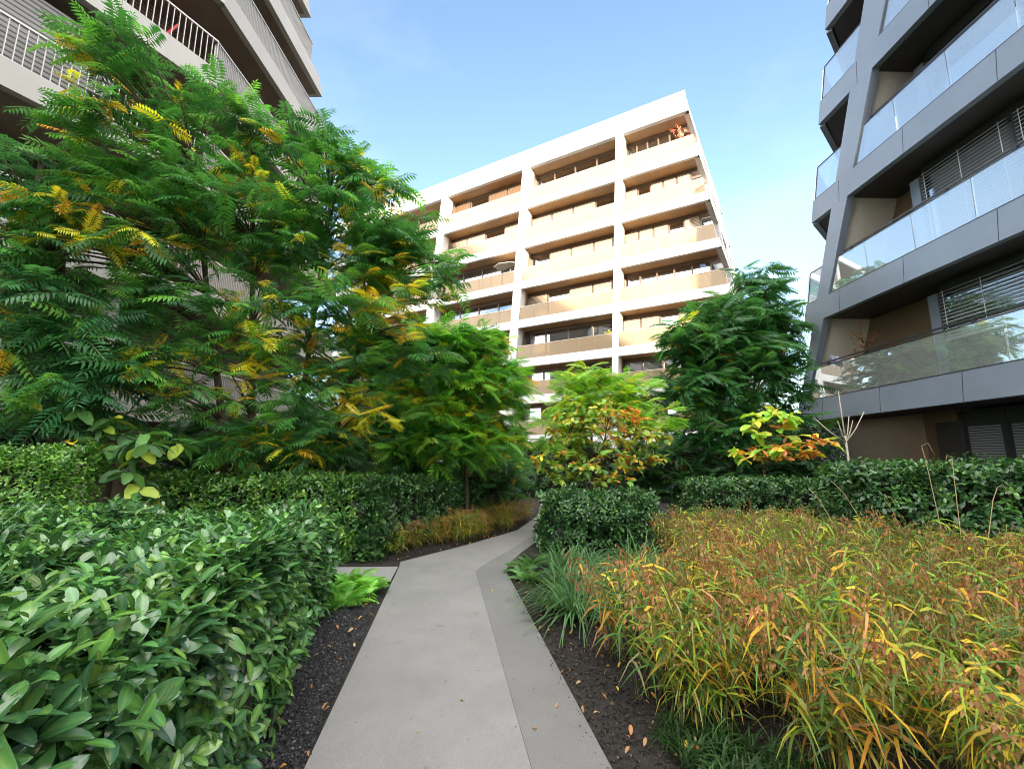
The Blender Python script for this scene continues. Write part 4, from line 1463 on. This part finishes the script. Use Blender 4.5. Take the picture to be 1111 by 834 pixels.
for k in range(3):
    q = p2[k::3]
    az = rng.uniform(0, 6.28, len(q))
    parts.append(inst(GC[k], np.c_[q, np.zeros(len(q))], basis(np.c_[np.cos(az), np.sin(az), 0 * az], np.tile([0, 0, 1.], (len(q), 1))), rng.uniform(.10, .24, len(q)), np.ones((len(q), 3)) * rng.uniform(.6, 1.4, (len(q), 1))))
tag(soup_mesh('ground_cover', parts, M['grass'], smooth=False, gain=.9), 'low dark green ground cover under the overhanging wood oats', 'ground cover', kind='stuff')

# fallen leaves
n_ = 150
q = np.concatenate([scatter([(.55, 2.3), (-.02, 6.7), (.3, 6.7), (1.3, 2.6)], 70), scatter([(-1.02, 2.3), (-1.64, 6.6), (-2.0, 6.5), (-1.35, 2.4)], 45),
                    scatter([(-1.7, 7.4), (.1, 10.3), (0, 10.6), (-1.9, 7.5)], 25), scatter([(-1.0, 2.3), (-1.6, 6.6), (-.1, 6.6), (.5, 2.3)], 10)])
q = np.concatenate([q, scatter([(.55, 2.5), (.35, 4.2), (.6, 4.2), (.95, 2.6)], n_ - len(q))]) if len(q) < n_ else q[:n_]
B = basis(rng.normal(size=(n_, 3)) * (1, 1, .12), rng.normal(size=(n_, 3)) * (.3, .3, 0) + np.array([0, 0, 1.]))
tag(soup_mesh('fallen_leaves', [inst(LEAF_BIG[1], np.c_[q, np.full(n_, .055)], B, rng.uniform(.02, .055, n_), pick([(.40, .18, .04), (.45, .28, .05), (.26, .12, .05), (.30, .22, .12)], [3, 2, 3, 2], n_))], M['broad']),
    'scattered dry brown and orange fallen leaves on soil and gravel', 'fallen leaves', kind='stuff')

# small bare sapling, pruned
root = empty('bare_sapling', (5.1, 6.95, 0))
tag(root, 'bare pale sapling with pruned side shoots rising above the right hedge', 'sapling')
b = MB()
b.tube([(5.1, 6.95, 0), (5.12, 6.95, 1.2), (5.1, 6.95, 1.95)], [.020, .017, .013], 8)
b.build('trunk', M['palebark'], root, True)
for dx, dy, dz, r_ in ((-.42, .05, .34, .012), (-.16, -.1, .27, .012), (0.0, .03, .75, .013), (.17, .1, .36, .011), (.30, -.05, .42, .011), (.24, .12, .30, .010)):
    b = MB()
    b.tube([(5.1, 6.95, 1.85), (5.1 + dx * .5, 6.95 + dy * .5, 1.87 + dz * .42), (5.1 + dx, 6.95 + dy, 1.9 + dz)], [r_ * .85, r_ * .75, r_ * .55], 6)
    b.build('branch', M['palebark'], root, True)
# dry flower stalks above the right hedge and in front of it
stalks = [((4.75, 5.15), (-.12, 0, 1.75), .3), ((4.95, 5.2), (.10, .05, 1.62), -.2), ((4.15, 5.6), (-.5, .1, 1.25), .0), ((4.45, 5.5), (-.65, .0, 1.35), .0), ((4.9, 5.0), (.35, 0, 1.3), .25), ((5.2, 4.7), (.12, .1, 1.2), .2), ((4.6, 5.3), (-.35, 0, 1.15), .3)]
slab_ = ['tallest dry stalk with a bent tip before the right hedge', 'dry stalk hooked to the left beside the tallest one', 'leftmost thin dry stalk leaning left over the wood oats', 'thin straight dry stalk leaning left beside the leftmost one', 'dry stalk leaning right with hooked tip', 'short dry stalk nearest the right picture edge', 'short curled dry stalk in the middle of the stalks']
for (p, d, hook), lb in zip(stalks, slab_):
    b = MB()
    x, y = p
    pts = [(x, y, 0), (x + d[0] * .35, y + d[1] * .4, d[2] * .5), (x + d[0] * .8, y + d[1] * .8, d[2] * .9), (x + d[0], y + d[1], d[2]), (x + d[0] + hook * .25, y + d[1], d[2] + .03), (x + d[0] + hook * .45, y + d[1], d[2] - .12 * abs(hook) * 3)]
    b.tube(pts[:4] if hook == 0 else pts, [.0055, .005, .004, .003] + ([] if hook == 0 else [.003, .002]), 5)
    tag(b.build('dry_stalk', M['straw'], None, True), lb, 'dry stalk', 'dry flower stalks before the right hedge')

# ------------------------------------------------------------------ small things on the balconies
# potted tree on the first balcony of the dark block
z0 = RB[0] + RF
root = empty('potted_tree', FR.w(2.35, .75, z0))
tag(root, 'small dry leaved potted tree on the lowest balcony of the dark block', 'potted plant')
px, py, _ = FR.w(2.35, .75, 0)
b = MB(); b.tube([(px, py, z0 + .302 - .30), (px, py, z0 + .02), (px, py, z0 + .40)], [.13, .14, .19], 12); b.build('pot', M['pot'], root)
b = MB()
b.tube([(px, py, z0 + .38), (px + .02, py, z0 + 1.0), (px, py, z0 + 1.5)], [.016, .013, .007], 6)
tips = []
for i in range(34):
    a = random.uniform(0, 6.28); r_ = random.uniform(.05, .33); zz = z0 + random.uniform(.85, 1.85)
    tips.append((px + r_ * math.cos(a), py + r_ * math.sin(a), zz))
    b.tube([(px + .01, py, min(zz - .15, z0 + 1.45)), tips[-1]], [.006, .003], 4)
b.build('trunk', M['bark'], root, True)
T_ = np.array(tips)
soup_mesh('leaves', shoots(T_, rng.normal(size=T_.shape), 5, (.05, .09), [(.32, .15, .06), (.24, .10, .05), (.40, .24, .07)], [3, 2, 1], [LEAF_S], M and [] or (40, 80)) if False else shoots(T_, rng.normal(size=T_.shape), 5, (.05, .09), [(.32, .15, .06), (.24, .10, .05), (.40, .24, .07)], [3, 2, 1], [LEAF_S]), M['broad'], root)


def blob(name, centre, rad, m, parent=None, seed=0, n=(14, 10), amp=.25):
    b_ = MB()
    r = np.random.default_rng(seed)
    vs, fs = [], []
    for i in range(n[1] + 1):
        th = math.pi * i / n[1]
        for j in range(n[0]):
            ph = 2 * math.pi * j / n[0]
            v = np.array([math.sin(th) * math.cos(ph), math.sin(th) * math.sin(ph), math.cos(th)])
            k = 1 + amp * float(wob(v * 2.3, 1.0, seed))
            vs.append(tuple(np.array(centre) + v * np.array(rad) * k))
    for i in range(n[1]):
        for j in range(n[0]):
            a, c = i * n[0] + j, i * n[0] + (j + 1) % n[0]
            fs.append((a, c, c + n[0], a + n[0]))
    b_.add(vs, fs)
    return b_.build(name, m, parent, True)


o = blob('cloth_bundle', FR.w(3.05, .40, z0 + 1.08), (.13, .20, .17), M['blue'], None, 3, (18, 12), .35)
tag(o, 'crumpled blue and white cloth hung over the lowest dark balcony rail by the column', 'cloth')

# red striped deck chair on the beige block
z0 = LB[3][1]
cx, cy, _ = FN.w(1.95, .85, 0)
root = empty('deck_chair', (cx, cy, z0))
tag(root, 'red deck chair behind the bar railing of the beige block', 'chair')
ax_, in_ = FN.dir, FN.inn


def L3(a, d, z): return (cx + ax_[0] * a + in_[0] * d, cy + ax_[1] * a + in_[1] * d, z0 + z)


b = MB()
b.hexa([L3(-.30, -.25, .42), L3(.25, -.25, .36), L3(.25, .25, .36), L3(-.30, .25, .42), L3(-.30, -.25, .47), L3(.25, -.25, .41), L3(.25, .25, .41), L3(-.30, .25, .47)])
b.build('seat', M['red'], root)
b = MB()
b.hexa([L3(.24, -.25, .40), L3(.30, -.25, .40), L3(.30, .25, .40), L3(.24, .25, .40), L3(.50, -.25, 1.0), L3(.56, -.25, 1.0), L3(.56, .25, 1.0), L3(.50, .25, 1.0)])
b.build('backrest', M['red'], root)
for a in (-.27, .22):
    for d in (-.23, .23):
        b = MB()
        b.tube([L3(a, d, 0), L3(a, d, .42)], .018, 8)
        b.build('leg', M['whitepaint'], root)

# white parasol on a third balcony of the white block
zf = BOT[3] + FAS
px, py, _ = FC.w(8.0, .95, 0)
root = empty('parasol', (px, py, zf))
tag(root, 'open cream parasol on a shaded balcony of the white block', 'parasol')
b = MB(); b.tube([(px, py, zf), (px, py, zf + 2.15)], .03, 8); b.build('pole', M['whitepaint'], root, True)
b = MB()
ring = [(px + 1.25 * math.cos(t * math.pi / 4), py + .9 * math.sin(t * math.pi / 4), zf + 1.75) for t in range(8)]
b.add([(px, py, zf + 2.12)] + ring + [(px, py, zf + 2.09)] + [(x, y, z - .03) for x, y, z in ring],
      [(0, i + 1, (i + 1) % 8 + 1) for i in range(8)] + [(9, (i + 1) % 8 + 10, i + 10) for i in range(8)] + [(i + 1, i + 10, (i + 1) % 8 + 10, (i + 1) % 8 + 1) for i in range(8)])
b.build('canopy', M['cream'], root)
b = MB(); b.tube([(px, py, zf), (px, py, zf + .08)], [.26, .22], 14); b.build('base', M['pot'], root)

# potted plants on the white block
for (s_, k, lab, cols, hgt) in ((.55, 4, 'round yellow green potted bush on a middle balcony of the white block', [(.35, .33, .03), (.16, .24, .04)], 1.25),
                                (-4.45, 0, 'spindly red leaved potted plant on the top corner balcony of the white block', [(.50, .10, .06), (.42, .18, .12)], 2.2)):
    zf = BOT[k + 1] + FAS
    px, py, _ = FC.w(s_, .6, 0)
    root = empty('potted_plant', (px, py, zf))
    tag(root, lab, 'potted plant')
    b = MB(); b.tube([(px, py, zf), (px, py, zf + .45)], [.17, .23], 12); b.build('pot', M['pot'], root)
    tips = []
    b = MB()
    for i in range(60):
        a = random.uniform(0, 6.28); r_ = random.uniform(0, .42 if k else .55); zz = zf + .5 + (hgt - .5) * random.random()
        tips.append((px + r_ * math.cos(a), py + r_ * math.sin(a) * .6, zz))
        if i % 3 == 0: b.tube([(px, py, zf + .42), tips[-1]], [.010, .005], 4)
    b.build('stems', M['bark'], root)
    T_ = np.array(tips)
    soup_mesh('leaves', shoots(T_, rng.normal(size=T_.shape), 6, (.08, .15), cols, [1, 1], [LEAF_S]), M['broad'], root)
